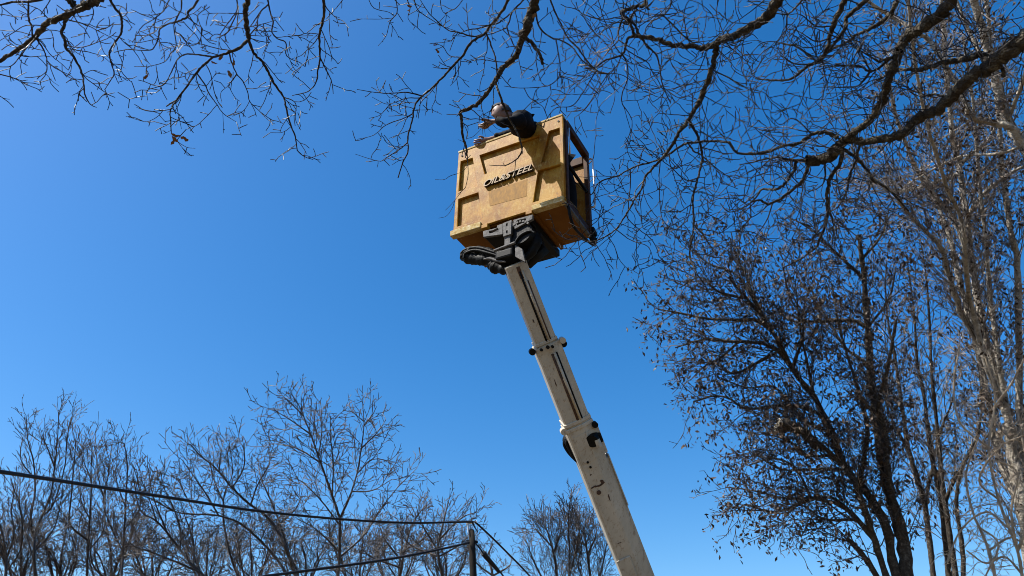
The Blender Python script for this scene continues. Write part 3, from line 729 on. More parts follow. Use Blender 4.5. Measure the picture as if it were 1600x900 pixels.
# far row of bare trees, low left to centre
FAR = [
 ('bare_tree', 'tall narrow bare tree with upright stems, tallest at the far left behind the cable', 27, [
  ('8|9|2|128,720 122,600 130,520 180,400 195,300 205,200 210,100', 27, 27.5, 1), ('8|7|2|128,560 110,480 125,380 120,280 100,200 93,112', None, None, 0),
  ('8|5|2|150,480 190,430 230,300 240,190 262,95', None, None, 0), ('8|5|2|125,640 90,520 70,420 75,330', None, None, 0), ('8|4|2|195,300 170,230 150,180', None, None, 0),
  ('8|5|2|124,600 190,520 215,430 225,360', None, None, 0), ('8|4|2|122,330 75,270 80,190', None, None, 0)]),
 ('bare_tree', 'bushy low bare tree cut off by the left edge of the picture below the cable', 25, [
  ('8|8|3|18,720 20,600 -5,480 -20,400', 25, 25.5, 1), ('8|6|2|20,620 50,540 40,450 55,370', None, None, 0), ('8|5|2|18,660 70,600 80,520 70,440 40,340', None, None, 0), ('8|5|2|20,640 -20,560 -40,480', None, None, 0)]),
 ('bare_tree', 'thin bare tree with wispy upright twigs just right of the tallest far left one', 28, [
  ('8|7|2|312,720 312,600 320,500 325,400 325,300 330,220', 28, 28, 1), ('8|6|2|315,560 250,500 255,400 265,280 272,190', None, None, 0),
  ('8|5|2|315,600 370,520 375,400 390,300 398,215', None, None, 0), ('8|4|2|325,330 300,280 285,230', None, None, 0), ('8|4|2|376,420 350,330 345,260 340,180', None, None, 0), ('8|4|2|320,480 290,420 290,350', None, None, 0)]),
 ('bare_tree', 'slender bare tree with one straight stem ending in a lone hooked twig', 26.5, [
  ('8|8|2|430,720 440,600 445,500 450,400 455,300 445,220 432,208', 26.5, 27, 1), ('8|5|2|440,600 400,520 370,430 380,330', None, None, 0), ('8|5|2|445,520 500,440 490,340 470,280', None, None, 0), ('8|4|2|448,430 420,360 410,290', None, None, 0),
  ('8|5|2|440,620 470,540 480,470', None, None, 0)]),
 ('bare_tree', 'wide bare tree with stems arching left, low rounded crown crossed by the cable', 24, [
  ('8|10|3|760,730 735,690 680,640 620,560 560,490 500,450 478,340', 24, 24.5, 1), ('8|7|2|715,670 640,640 540,600 480,580 440,540', None, None, 0),
  ('8|6|2|640,590 640,500 600,400 560,330', None, None, 0), ('8|6|2|600,530 560,440 540,370 530,300', None, None, 0), ('8|6|2|690,650 690,560 660,470 640,400', None, None, 0), ('8|5|2|560,490 540,430 500,330', None, None, 0)]),
 ('bare_tree', 'broad bare tree with bowed limbs and domed crown, left of the fan shaped tree', 25, [
  ('8|12|3|1075,740 1050,670 1010,560 960,480 880,420 830,370 770,300 720,260 680,215', 25, 25, 1), ('8|9|3|1040,720 1000,640 930,560 860,500 780,470 640,460 560,420 490,390', 25, 24.5, 1),
  ('8|9|2|1062,700 1030,600 1000,500 960,400 930,330 920,260', None, None, 0), ('8|9|2|868,730 850,690 820,600 800,500 800,400 830,320 820,220', 25.5, 25.5, 1),
  ('8|6|2|832,370 870,300 870,230 850,200', None, None, 0), ('8|6|2|790,470 740,400 700,340 650,270', None, None, 0), ('8|6|2|900,430 920,360 960,290 965,240', None, None, 0),
  ('8|5|2|805,420 760,330 745,230', None, None, 0), ('8|6|2|1000,510 1060,440 1080,380', None, None, 0), ('8|5|2|780,310 790,240 800,200', None, None, 0), ('8|5|2|930,550 960,500 1010,470', None, None, 0),
  ('8|5|2|700,460 660,390 630,330', None, None, 0)]),
 ('bare_tree', 'tallest bare tree left of the pole, straight stem forking into a fan', 23, [
  ('8|13|8|1203,740 1207,690 1212,600 1215,480', 23, 23, 1), ('8|9|2|1215,480 1180,380 1145,280 1110,180 1080,100 1075,42', None, None, 0), ('8|8|2|1217,490 1250,400 1275,320 1290,230 1300,150 1295,70', None, None, 0),
  ('8|6|2|1205,505 1150,420 1080,350 1030,330', None, None, 0), ('8|6|2|1145,280 1060,230 960,210', None, None, 0), ('8|5|2|1110,180 1040,130 975,90', None, None, 0), ('8|7|2|1212,620 1300,540 1350,460 1420,370 1490,300', None, None, 0),
  ('8|5|2|1275,320 1330,270 1395,275', None, None, 0), ('8|5|2|1292,230 1350,170 1378,128', None, None, 0), ('8|6|2|1190,400 1190,280 1180,190 1180,120', None, None, 0), ('8|5|2|1082,110 1040,70 1015,48', None, None, 0),
  ('8|4|2|1300,150 1330,110 1345,80', None, None, 0), ('8|4|2|1298,140 1260,100 1245,75', None, None, 0), ('8|5|2|1140,260 1150,160 1145,60', None, None, 0), ('8|6|2|1212,600 1130,520 1060,480', None, None, 0),
  ('8|6|2|1260,390 1330,380 1400,340', None, None, 0)]),
 ('bare_tree', 'small bare tree just behind the wooden pole, its top above the cable', 24, [
  ('0|5|1.5|694,912 684,860 692,820 700,785', 24, 24, 1), ('0|3|1|688,860 660,820 650,790', None, None, 0), ('0|3|1|690,840 720,810 745,800', None, None, 0), ('0|2.5|1|688,870 720,850 735,830', None, None, 0), ('0|3|1|686,865 640,850 620,820', None, None, 0)]),
 ('bare_tree', 'low bare tree between the tallest far tree and the wooden pole', 27, [
  ('0|5|1.5|622,915 630,870 640,830 655,800', 27, 27, 1), ('0|3|1|628,880 600,840 590,810', None, None, 0), ('0|3|1|632,860 670,835 680,805', None, None, 0), ('0|3|1|626,890 580,870 560,850', None, None, 0)]),
 ('bare_tree', 'low bare tree to the right of the wooden pole, half hidden by the taut wire', 28, [
  ('0|4|1.5|772,915 768,890 762,870 770,850', 28, 28, 1), ('0|3|1|770,900 745,880 735,860', None, None, 0), ('0|3|1|770,900 795,885 800,870', None, None, 0)]),
 ('bare_tree', 'round topped bare tree at the bottom centre, left of the lift boom', 29, [
  ('0|5|1.3|868,1000 870,900 860,845 848,812', 29, 29, 1), ('0|4|1.2|868,960 895,880 905,830 900,815', None, None, 0), ('0|3.5|1.2|868,940 840,890 822,845', None, None, 0), ('0|4|1.2|884,990 890,880 888,820 889,795', 29.3, 29.3, 1), ('0|3|1|868,860 875,835 878,812', None, None, 0), ('0|3|1|862,850 840,830 830,825', None, None, 0)]),
 ('bare_tree', 'small bare tree close against the left side of the boom at the bottom', 30, [
  ('0|5|1.3|925,1000 922,900 915,850 912,822', 30, 30, 1), ('0|4|1.2|924,950 940,890 948,850', None, None, 0), ('0|3|1|920,870 930,840 932,826', None, None, 0), ('0|3|1|922,930 905,890 895,848', None, None, 0)]),
]
ORD = ['leftmost', 'second from left', 'third from left', 'fourth from left', 'fifth from left', 'sixth from left', 'fourth from right', 'third from right', 'second from right', 'rightmost']
FILL = [(30, 905, 85, 32, 'leftmost'), (95, 905, 95, 33, ''), (170, 905, 90, 31, ''), (240, 905, 85, 33, ''), (320, 905, 75, 34, ''), (395, 905, 90, 32, ''), (475, 905, 75, 34, ''), (560, 905, 85, 33, ''), (620, 905, 75, 35, ''), (695, 905, 65, 34, '')]
for i, (nm, lab, dist, tr) in enumerate(FAR):
    S = dict(BIRD, rcap=0.022)
    if i in (10, 11): S = dict(BIRD, kink=0.05, up=0.06, rmin=0.0075, len=[1.3, 0.7, 0.3], space=[0.13, 0.14, 0.13], angle=(20, 50))
    if i in (0, 1, 2, 3): S = dict(BIRD, angle=(18, 42), up=0.05, rmin=0.0072, len=[1.2, 0.55, 0.25])
    ground_tree(nm, lab, 'tree', tr, dist, S, M['wood_far'], M['wood_far'], 100 + i, 1.15, 0.03, group='bare trees in the far row')
for i, (x, y, h, dist, _) in enumerate(FILL):
    rr_ = random.Random(500 + i)
    tr = [('0|3.5|1.2|%d,%d %d,%d %d,%d %d,%d' % (x, y + 90, x + rr_.randint(-4, 4), y - h * .3, x + rr_.randint(-12, 12), y - h * .75, x + rr_.randint(-16, 16), y - h), dist, dist, 1)]
    for k in range(7):
        s_ = (-1, 1)[k % 2]
        tr.append(('0|2.6|1|%d,%d %d,%d %d,%d' % (x, y + 60 - 9 * k, x + s_ * rr_.randint(10, 30), y - h * .3, x + s_ * rr_.randint(16, 46), y - h * rr_.uniform(.6, .98)), None, None, 0))
    ground_tree('bare_tree', ORD[i] + ' of the low bare trees at the bottom edge left of the pole', 'tree', tr, dist, dict(BIRD, rmin=0.0085, len=[1.3, .65, .28], up=0.03, angle=(20, 55), space=[.17, .17, .16]), M['wood_far'], M['wood_far'], 300 + i, 0.9, 0.05, group='low bare trees at the foot of the far row')

# right side: ash hung with dry seed keys
ASH = dict(seg=0.11, kink=0.13, up=0.035, rmin=0.0052, levels=3, space=[0.11, 0.14, 0.13], len=[1.2, 0.5, 0.22], angle=(28, 65), rr=0.5, rcap=0.022, lv0=0.02)
ASHT = [
 ('7|30|9|757,930 740,800 705,680 680,560 660,430 650,330 640,200 630,60 615,-60', 14, 14.4, 1),
 ('7|22|6|728,930 690,760 640,670 580,600 540,500 490,400 430,320 400,260 350,180 300,120 250,60', 14, 13.5, 1),
 ('7|15|10|700,930 660,800 610,650 580,600 520,540 470,500 440,480', 13.8, 13.2, 1),
 ('7|26|18|498,540 470,502 445,482', 13.2, 13.1, 0), ('7|22|24|446,484 420,474 396,468', 13.1, 12.9, 0), ('7|22|20|452,490 420,484 388,482', 13.15, 13.0, 0),
 ('7|14|12|684,930 640,860 600,810 580,795', 13.9, 13.8, 1), ('7|13|8|655,800 610,740 560,700 480,680', None, None, 0),
 ('7|18|6|720,800 700,640 690,500 670,420 700,300 720,180', None, None, 0),
 ('7|13|4|430,312 390,270 340,245 260,240 180,235 100,258', None, None, 0), ('7|11|4|365,195 320,180 270,180 180,175 110,160 50,150', None, None, 0),
 ('7|10|4|525,465 470,430 400,420 300,430 250,400 200,395 150,410', None, None, 0), ('7|9|3|580,600 500,600 400,600 330,560 290,540', None, None, 0),
 ('7|10|3|600,700 540,680 480,680 400,680 320,660 240,650', None, None, 0), ('7|12|4|645,190 590,180 500,185 420,180 380,140', None, None, 0),
 ('7|12|4|620,640 640,500 620,400 590,300 560,200 540,80', None, None, 0), ('7|9|3|350,180 320,110 290,40 260,-30', None, None, 0), ('7|9|3|490,400 470,300 450,200 440,100', None, None, 0),
 ('7|9|3|640,300 580,260 540,200 480,90 460,20', None, None, 0), ('7|9|3|300,120 220,100 170,60 110,90', None, None, 0), ('7|8|3|280,240 220,290 170,300', None, None, 0),
 ('7|9|3|400,260 330,300 260,330 200,300 140,350', None, None, 0), ('7|9|3|540,500 460,460 380,370 300,370 220,340', None, None, 0), ('7|9|3|480,680 380,720 300,700 270,720', None, None, 0),
 ('7|8|3|480,680 440,600 380,570 300,590', None, None, 0), ('7|8|3|430,320 460,200 420,110 400,20', None, None, 0), ('7|8|3|640,200 700,120 720,30', None, None, 0), ('7|8|3|630,60 560,0 500,-60 440,-100', None, None, 0),
 ('7|8|3|620,0 680,-60 700,-130', None, None, 0), ('7|8|3|350,180 280,60 190,20 150,-20', None, None, 0), ('7|9|3|560,560 470,560 420,520 350,500', None, None, 0), ('7|8|3|600,740 520,740 450,700 400,740', None, None, 0),
]
ash, Tash = ground_tree('ash_tree', 'dark bushy ash thick with brown seed keys, two sawn stubs on its left side', 'tree', ASHT, 14, ASH, M['ash_bark'], M['ash_twig'], 41, 1.0, 0.034, seeds=(M['seed'], 6, 0.085, 0.42, 0.06), sides=12)
for px_, py_, dd_ in ((1219, 660, 12.88), (1214.5, 668.5, 12.98)):      # pale sawn faces of the two stubs
    pc = at(px_, py_, dd_) - ash.location; m_ = MB(); dr_ = (at(px_, py_, dd_) - at(px_ + 14, py_ + 3, dd_ + .05)).normalized()
    m_.cyl(pc - dr_ * .02, pc + dr_ * .03, 0.068, seg=16); m_.build('sawn_end', M['cut'], ash)
ASH2 = dict(ASH, angle=(20, 50), up=0.06, len=[1.2, 0.5, 0.22], space=[0.14, 0.16, 0.15], rmin=0.006)
ground_tree('slender_tree', 'slender grey many stemmed tree between the dark ash and the tall pale tree', 'tree', [
 ('7|14|2|829,930 800,700 760,560 740,450 720,300 700,200 690,80 700,-40', 17, 17, 1), ('7|16|2|872,930 850,700 820,560 800,400 780,300 770,150 750,0', 17.3, 17.3, 1), ('7|13|2|892,930 850,640 838,500 822,350 815,200 805,60 790,-40', 16.8, 17, 1),
 ('7|9|2|800,700 830,560 850,480 880,400 890,300', None, None, 0), ('7|9|3|760,560 700,440 690,360', None, None, 0), ('7|9|3|850,680 900,600 930,560', None, None, 0), ('7|11|2|910,930 905,800 890,700 905,600 950,500 960,400 950,300', 16.5, 16.6, 1)],
 17, ASH2, M['ash_bark'], M['pale_twig'], 42, 0.9, 0.05, seeds=(M['seed'], 5, 0.08, 0.3, 0.06))
PALE = dict(seg=0.16, kink=0.09, up=0.06, rmin=0.0062, levels=3, space=[0.13, 0.16, 0.15], len=[1.3, 0.6, 0.26], angle=(20, 48), rr=0.5, rcap=0.02, lv0=0.02)
PT = [
 ('0|18|14|1625,960 1600,800 1585,720 1578,667', 16, 16.2, 1),
 ('0|10|5|1578,667 1555,583 1533,500 1520,420 1512,350 1505,300 1497,250 1487,200 1478,100 1470,-20', 16.2, 17, 0),
 ('0|8|4|1570,640 1545,580 1518,480 1510,425 1507,375 1500,337 1480,295 1462,237 1450,200 1430,100 1418,-10', None, None, 0),
 ('0|8|3|1560,610 1530,540 1500,483 1483,433 1470,387 1440,355 1412,325 1395,300 1362,275 1330,230', None, None, 0),
 ('0|9|4|1596,700 1592,600 1590,420 1582,375 1570,300 1565,237 1555,130 1540,-10', 16.3, 17, 1), ('0|7|3|1580,660 1560,560 1548,470 1540,380 1530,280 1520,160 1505,60', None, None, 0),
 ('0|10|5|1604,800 1570,740 1555,690 1548,640 1530,560 1500,440 1480,360 1440,260', None, None, 0), ('0|7|3|1520,420 1490,340 1440,280 1400,180 1385,90', None, None, 0),
 ('0|9|6|1560,690 1575,660 1580,640', None, None, 0),
 ('0|6|3|1510,340 1540,300 1580,270 1620,250', None, None, 0), ('0|6|3|1500,270 1450,290 1400,300 1380,295', None, None, 0), ('0|6|3|1500,260 1550,210 1545,180', None, None, 0)]
ground_tree('pale_tree', 'very tall pale barked tree with a sheaf of upright stems at the right edge', 'tree', PT, 16, PALE, M['pale_bark'], M['pale_twig'], 43, 1.0, 0.045, seeds=(M['seed'], 6, 0.085, 0.3, 0.07))
PT2 = [
 ('0|20|14|1700,960 1680,700 1660,480 1640,330 1622,262', 13.5, 14, 1),
 ('0|14|8|1622,262 1600,228 1575,188 1558,130 1545,80 1530,30 1515,-30', 14, 14.3, 0),
 ('0|9|6|1600,240 1580,200 1550,192 1520,185 1510,170', None, None, 0),
 ('0|7|4|1512,172 1500,140 1487,120 1470,90 1450,62 1425,45 1400,30 1360,5 1330,-20', None, None, 0),
 ('0|6|3|1558,130 1520,60 1490,-10', None, None, 0), ('0|6|3|1575,190 1600,120 1610,60', None, None, 0), ('0|4|2|1600,228 1560,240 1500,245 1440,275 1400,300', None, None, 0)]
ground_tree('pale_tree', 'pale barked tree whose bent limb crosses behind the oak boughs at top right', 'tree', PT2, 13.5, dict(PALE, rmin=0.0052, seg=0.12, up=0.02, angle=(25, 60), len=[1.0, 0.45, 0.2], space=[0.14, 0.13, 0.12]), M['pale_bark'], M['pale_twig'], 44, 1.0, 0.045, seeds=(M['seed'], 6, 0.075, 0.35, 0.06))
# tangle of dry climbers over the foot of the pale tree
VN = dict(seg=0.09, kink=0.30, up=-0.03, rmin=0.0045, levels=2, space=[0.16, 0.13, 0.1], len=[0.9, 0.4, 0.2], angle=(30, 90), rr=0.6, rcap=0.009, lv0=0.001)
VT = [('0|4|2|1605,960 1590,860 1560,780 1545,700 1555,620 1540,560', 14.6, 14.8, 1), ('0|4|2|1560,930 1545,860 1520,800 1510,740 1530,680', 14.4, 14.6, 1), ('0|4|2|1590,860 1620,780 1600,700 1590,640', None, None, 0),
 ('0|3|2|1580,820 1540,800 1500,830 1480,880', None, None, 0), ('0|3|2|1545,700 1500,660 1490,600 1500,540', None, None, 0), ('0|3|2|1570,780 1530,750 1560,700 1600,680', None, None, 0), ('0|3|2|1545,860 1580,840 1610,860', None, None, 0),
 ('0|3|2|1530,820 1560,850 1540,900', None, None, 0), ('0|3|2|1590,900 1570,870 1540,880 1510,860', None, None, 0), ('0|3|2|1555,640 1580,600 1600,560', None, None, 0), ('0|3|2|1600,880 1580,800 1590,740 1560,720', None, None, 0)]
ground_tree('climbing_vine', 'pale tangle of dry climbing stems smothering the bottom right trunks', 'vine', VT, 14.6, VN, M['vine'], M['vine'], 45, 1.25, 0.5)
# ------------------------------------------------------------------ pole and wires
pole_top = at(737, 829, 20.0)
pole_foot = Vector((pole_top.x + 0.42, pole_top.y + 0.1, -0.3))
px_root = tag(empty('utility_pole', (pole_foot.x, pole_foot.y, 0)), 'weathered dark wooden pole carrying two black cables at the bottom', 'pole')
b0 = Vector((pole_foot.x, pole_foot.y, 0))
n = 14; pl = [pole_foot.lerp(pole_top, i / n) for i in range(n + 1)]
me = tubes_mesh('post', [([tuple(p - b0) for p in pl], [0.125 - 0.045 * i / n for i in range(n)] + [0.07])], 14, cap=True)
link('post', me, M['pole_wood'], px_root)
cap = MB(); cap.ball(pole_top - b0, 0.07, (1, 1, 0.5)).build('rounded_top', M['pole_wood'], px_root, True)
t2 = at(731, 817, 20.0); t3 = at(745, 815, 20.0)
m = MB(); m.cyl(at(731, 832, 19.92) - b0, t2 - b0, 0.018, seg=8); m.build('bracket_rod', M['zinc'], px_root)
m = MB(); m.cyl(at(728, 818, 20.0) - b0, t3 - b0, 0.035, seg=10).cyl(at(731, 819, 20) - b0, at(731, 815, 20) - b0, 0.05, seg=12).cyl(at(739, 818, 20) - b0, at(739, 814, 20) - b0, 0.055, seg=12)
m.build('insulator', M['white_porcelain'], px_root)
m = MB(); m.cyl(at(731, 848, 19.93) - b0, at(747, 847, 19.93) - b0, 0.03, seg=8); m.build('cable_clamp', M['black_steel'], px_root)
def cable(label, pts, r0, r1, nm='overhead_cable', cat='cable'):
    P = [at(*q) for q in pts]; L = smooth_line(P, 10)
    base = L[0]; k = len(L)
    o = link(nm, tubes_mesh(nm, [([tuple(p - base) for p in L], [r0 + (r1 - r0) * i / (k - 1) for i in range(k)])], 8, cap=True), M['cable'])
    o.location = base; return tag(o, label, cat)
root = empty('overhead_cable', at(735, 816, 19.9)); bo = Vector(root.location)
def cab_part(name, pts, r0, r1, root, bo, sides=8):
    L = smooth_line([at(*q) for q in pts], 8); k = len(L)
    return link(name, tubes_mesh(name, [([tuple(p - bo) for p in L], [r0 + (r1 - r0) * i / (k - 1) for i in range(k)])], sides, cap=True), M['cable'], root)
tag(root, 'upper black cable running from the left edge to the insulator on the pole', 'cable')
cab_part('wire', [(-260, 705, 9.0), (-120, 722, 10), (0, 737, 11), (150, 760, 12.6), (300, 783, 14.3), (400, 798, 15.5), (530, 811, 17.2), (640, 817, 18.6), (735, 815.5, 19.9), (746, 819, 20.05), (790, 861, 21.2), (835, 908, 22.6), (900, 985, 25)], 0.026, 0.024, root, bo)
cab_part('loose_end', [(738, 816, 19.95), (742, 824, 19.95), (747, 832, 19.9)], 0.022, 0.012, root, bo)
root = empty('overhead_cable', at(735, 848, 19.9)); bo = Vector(root.location)
tag(root, 'lower black cable below the pole top with a swollen splice on its right', 'cable')
cab_part('wire', [(300, 925, 14), (400, 903, 15.2), (470, 893, 16), (600, 875, 17.6), (680, 860, 18.8), (733, 848, 19.85)], 0.030, 0.026, root, bo)
cab_part('thin_wire', [(600, 874, 17.6), (650, 866, 18.3), (700, 851, 19.3), (734, 844, 19.85)], 0.009, 0.009, root, bo, 6)
cab_part('down_wire', [(742, 848, 19.9), (750, 857, 20), (758, 868, 20.1), (781, 893, 20.6), (800, 920, 21), (830, 960, 22)], 0.022, 0.022, root, bo)
cab_part('thin_wire', [(742, 844, 19.9), (752, 855, 20), (760, 868, 20.15)], 0.009, 0.009, root, bo, 6)
sp = cab_part('splice_sleeve', [(755, 864, 20.05), (758, 868, 20.1), (763, 874, 20.2), (770, 882, 20.35), (776, 889, 20.5), (780, 894, 20.6)], 0.075, 0.045, root, bo, 10)

# ------------------------------------------------------------------ lift: basket frame
W, D, H = 1.246, 0.664, 1.098
BU, BV, BN = Vector((0.8830, -0.4692, -0.0114)).normalized(), Vector((0.0149, 0.0038, 0.9999)).normalized(), Vector((-0.4691, -0.8831, 0.0103)).normalized()
corner = Vector((0.50, 5.53, 5.99))                     # lower right front corner of the basket
cbase = corner - BU * W / 2 - BN * D / 2
BM = Matrix(((BU.x, -BN.x, BV.x, cbase.x), (BU.y, -BN.y, BV.y, cbase.y), (BU.z, -BN.z, BV.z, cbase.z), (0, 0, 0, 1)))
BI = BM.inverted()
def bl(px, py, y=-D / 2, off=0.0):
    "pixel -> basket space on the plane y = const"
    o = BI @ EYE; d = (BI.to_3x3() @ ray(px, py))
    t = (y - o.y) / d.y
    return o + d * t
lift = tag(empty('boom_lift', (1.75, 9.2, 0)), 'dirty cream telescopic boom rising from the bottom edge to the yellow basket', 'crane')
lb = Vector((1.75, 9.2, 0))
bk = tag(empty('work_basket', mat=BM), 'weathered yellow fibreglass work basket with raised lettering on top of the boom', 'basket')
def toface(pts): return [(lambda q: (q.x, q.z))(bl(px, py)) for px, py in pts]
hx, hy = W / 2, D / 2
def sheet(name, outer, holes, depth, y, m, parent, bev=0.005):
    "flat moulded sheet with openings: front face at y, thickness depth, in basket space"
    cu = bpy.data.curves.new(name, 'CURVE'); cu.dimensions = '2D'; cu.fill_mode = 'BOTH'
    for ring in [outer] + holes:
        sp_ = cu.splines.new('POLY'); sp_.points.add(len(ring) - 1)
        for q, (x, z) in zip(sp_.points, ring): q.co = (x, z, 0, 1)
        sp_.use_cyclic_u = True
    cu.extrude = depth / 2 - bev; cu.bevel_depth = bev; cu.offset = -bev; cu.bevel_resolution = 1
    ob = bpy.data.objects.new('t', cu); COL.objects.link(ob)
    bpy.context.view_layer.update()
    me = bpy.data.meshes.new_from_object(ob.evaluated_get(bpy.context.evaluated_depsgraph_get()))
    bpy.data.objects.remove(ob); bpy.data.curves.remove(cu)
    me.transform(Matrix(((1, 0, 0, 0), (0, 0, -1, y + depth / 2), (0, 1, 0, 0), (0, 0, 0, 1))))
    me.materials.clear()
    return link(name, me, m, parent)
REL = 0.034
outer = [(-hx, 0.0), (-hx, H), (hx, H), (hx, 0.0)]
def clampx(P, lo=-hx + 0.03, hi=hx - 0.035): return [(min(max(x, lo), hi), z) for x, z in P]
holes = [toface([(749.5, 242.5), (843, 210.5), (836.5, 245), (757, 272)]),
         clampx(toface([(857.8, 205), (876, 198.8), (876.5, 246.7), (845.7, 254)])),
         clampx(toface([(841, 266.2), (878.2, 254.7), (880, 302.5), (832.5, 316)])),
         clampx(toface([(720, 252), (738.3, 246.5), (745.4, 291), (716, 299)])),
         clampx(toface([(716.4, 311), (747.2, 300.5), (753, 343), (713.8, 354)]))]
# body slab behind, moulded face in front
m = MB(); m.box(-hx + 0.004, hx - 0.004, -hy + REL, -hy + REL + 0.02, 0.02, H - 0.004); m.build('front_panel', M['gel'], bk)
sheet('moulded_frame', outer, holes, REL, -hy, M['gel'], bk, 0.004)
sheet('faded_patch', toface([(763.5, 299.5), (824, 280), (823, 306.5), (765.3, 322)]), [], 0.002, -hy - 0.0015, M['patch'], bk, 0.0003)
# top rim, bottom lips, corner posts and other walls
m = MB(); m.box(-hx - 0.004, hx + 0.004, -hy - 0.006, -hy + 0.07, H, H + 0.028, 0.006); m.build('front_rim', M['worn'], bk)
lz = [bl(752, 354).z, bl(833, 327).z]
xl = bl(752.5, 350).x; xr = bl(832, 325).x
m = MB(); m.box(-hx - 0.022, xl, -hy - 0.022, -hy + 0.05, -0.028, 0.04, 0.006); m.build('bottom_lip', M['worn'], bk)
m = MB(); m.box(xr, hx - 0.002, -hy - 0.022, -hy + 0.05, -0.022, 0.04, 0.006); m.build('bottom_lip', M['worn'], bk)
m = MB(); m.box(xl + 0.001, xl + 0.075, -hy - 0.012, -hy + 0.05, -0.045, 0.0, 0.004).box(xr - 0.07, xr - 0.001, -hy - 0.012, -hy + 0.05, -0.045, 0.0, 0.004); m.build('skirt', M['gel'], bk)
# floor tray
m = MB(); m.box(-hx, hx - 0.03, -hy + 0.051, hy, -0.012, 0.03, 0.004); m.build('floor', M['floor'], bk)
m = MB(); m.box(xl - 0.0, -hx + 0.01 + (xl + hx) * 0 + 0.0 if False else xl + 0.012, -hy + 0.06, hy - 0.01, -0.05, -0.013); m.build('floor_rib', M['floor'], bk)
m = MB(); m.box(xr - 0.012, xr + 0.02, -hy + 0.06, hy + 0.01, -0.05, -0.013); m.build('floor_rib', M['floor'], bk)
# left wall
m = MB(); m.box(-hx, -hx + 0.03, -hy + 0.045, hy, 0.031, H - 0.01, 0.004); m.build('side_panel', M['gel'], bk)
# back wall with its rim
m = MB(); m.box(-hx + 0.031, hx - 0.04, hy - 0.03, hy, 0.031, H * 0.86, 0.004); m.build('back_panel', M['gel'], bk)
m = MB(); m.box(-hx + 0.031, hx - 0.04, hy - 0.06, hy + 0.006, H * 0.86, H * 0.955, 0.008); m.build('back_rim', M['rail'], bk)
# open right end: posts, rails, toe board
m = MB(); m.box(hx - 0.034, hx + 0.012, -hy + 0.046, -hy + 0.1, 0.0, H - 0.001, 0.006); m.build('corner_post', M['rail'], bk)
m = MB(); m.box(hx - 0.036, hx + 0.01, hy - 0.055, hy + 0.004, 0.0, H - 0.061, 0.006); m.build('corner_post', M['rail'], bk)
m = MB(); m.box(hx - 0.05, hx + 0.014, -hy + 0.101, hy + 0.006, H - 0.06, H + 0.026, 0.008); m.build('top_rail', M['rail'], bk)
m = MB(); m.cyl((hx - 0.012, -hy + 0.1, H * 0.50), (hx - 0.012, hy - 0.05, H * 0.50), 0.018, seg=12); m.build('mid_rail', M['black_steel'], bk, True)
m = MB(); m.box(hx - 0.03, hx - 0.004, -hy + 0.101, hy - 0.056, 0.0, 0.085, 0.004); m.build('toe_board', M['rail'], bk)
m = MB(); m.box(hx - 0.028, hx + 0.006, -hy + 0.05, hy, -0.03, -0.001, 0.003); m.build('floor_edge', M['grey_steel'], bk)
# grab handles
for x in (hx - 0.012, hx + 0.012):
    m = MB(); m.cyl((x, -hy + 0.135, H * 0.62), (x, -hy + 0.135, H - 0.065), 0.0085, seg=10); m.build('grab_bar', M['zinc'], bk, True)
pipe('grab_handle', [(hx + 0.012, hy - 0.02, H - 0.09), (hx + 0.055, hy - 0.02, H - 0.1), (hx + 0.062, hy - 0.02, H - 0.2), (hx + 0.062, hy - 0.02, H * 0.45), (hx + 0.055, hy - 0.02, H * 0.33), (hx + 0.01, hy - 0.02, H * 0.32)], 0.011, M['zinc'], bk)
pipe('grab_handle', [(-hx, -hy + 0.09, H - 0.16), (-hx - 0.035, -hy + 0.09, H - 0.17), (-hx - 0.04, -hy + 0.09, H * 0.7), (-hx - 0.04, -hy + 0.09, H * 0.5), (-hx - 0.035, -hy + 0.09, H * 0.42), (-hx, -hy + 0.09, H * 0.41)], 0.013, M['zinc'], bk)
# access step hanging under the open end
pipe('step_bar', [(hx - 0.02, -hy + 0.07, 0.05), (hx + 0.005, -hy + 0.075, -0.05), (hx + 0.01, -hy + 0.09, -0.13), (hx + 0.01, -hy + 0.16, -0.2), (hx + 0.01, -hy + 0.3, -0.2), (hx + 0.012, hy - 0.05, -0.13), (hx + 0.015, hy + 0.03, -0.08)], 0.014, M['black_steel'], bk)
m = MB(); m.box(hx - 0.02, hx + 0.035, hy - 0.03, hy + 0.03, -0.1, 0.10, 0.01).cyl((hx + 0.02, hy, 0.02), (hx + 0.05, hy, 0.02), 0.03, seg=12).cyl((hx + 0.02, hy, -0.05), (hx + 0.05, hy + .01, -0.05), 0.02, seg=12); m.build('hinge_block', M['black_steel'], bk)
# rim bolts
for x, z in ((hx - 0.045, H - 0.06), (-hx + 0.05, H - 0.06)):
    m = MB(); m.cyl((x, -hy - 0.001, z), (x, -hy - 0.006, z), 0.011, seg=10); m.build('bolt', M['black_steel'], bk)
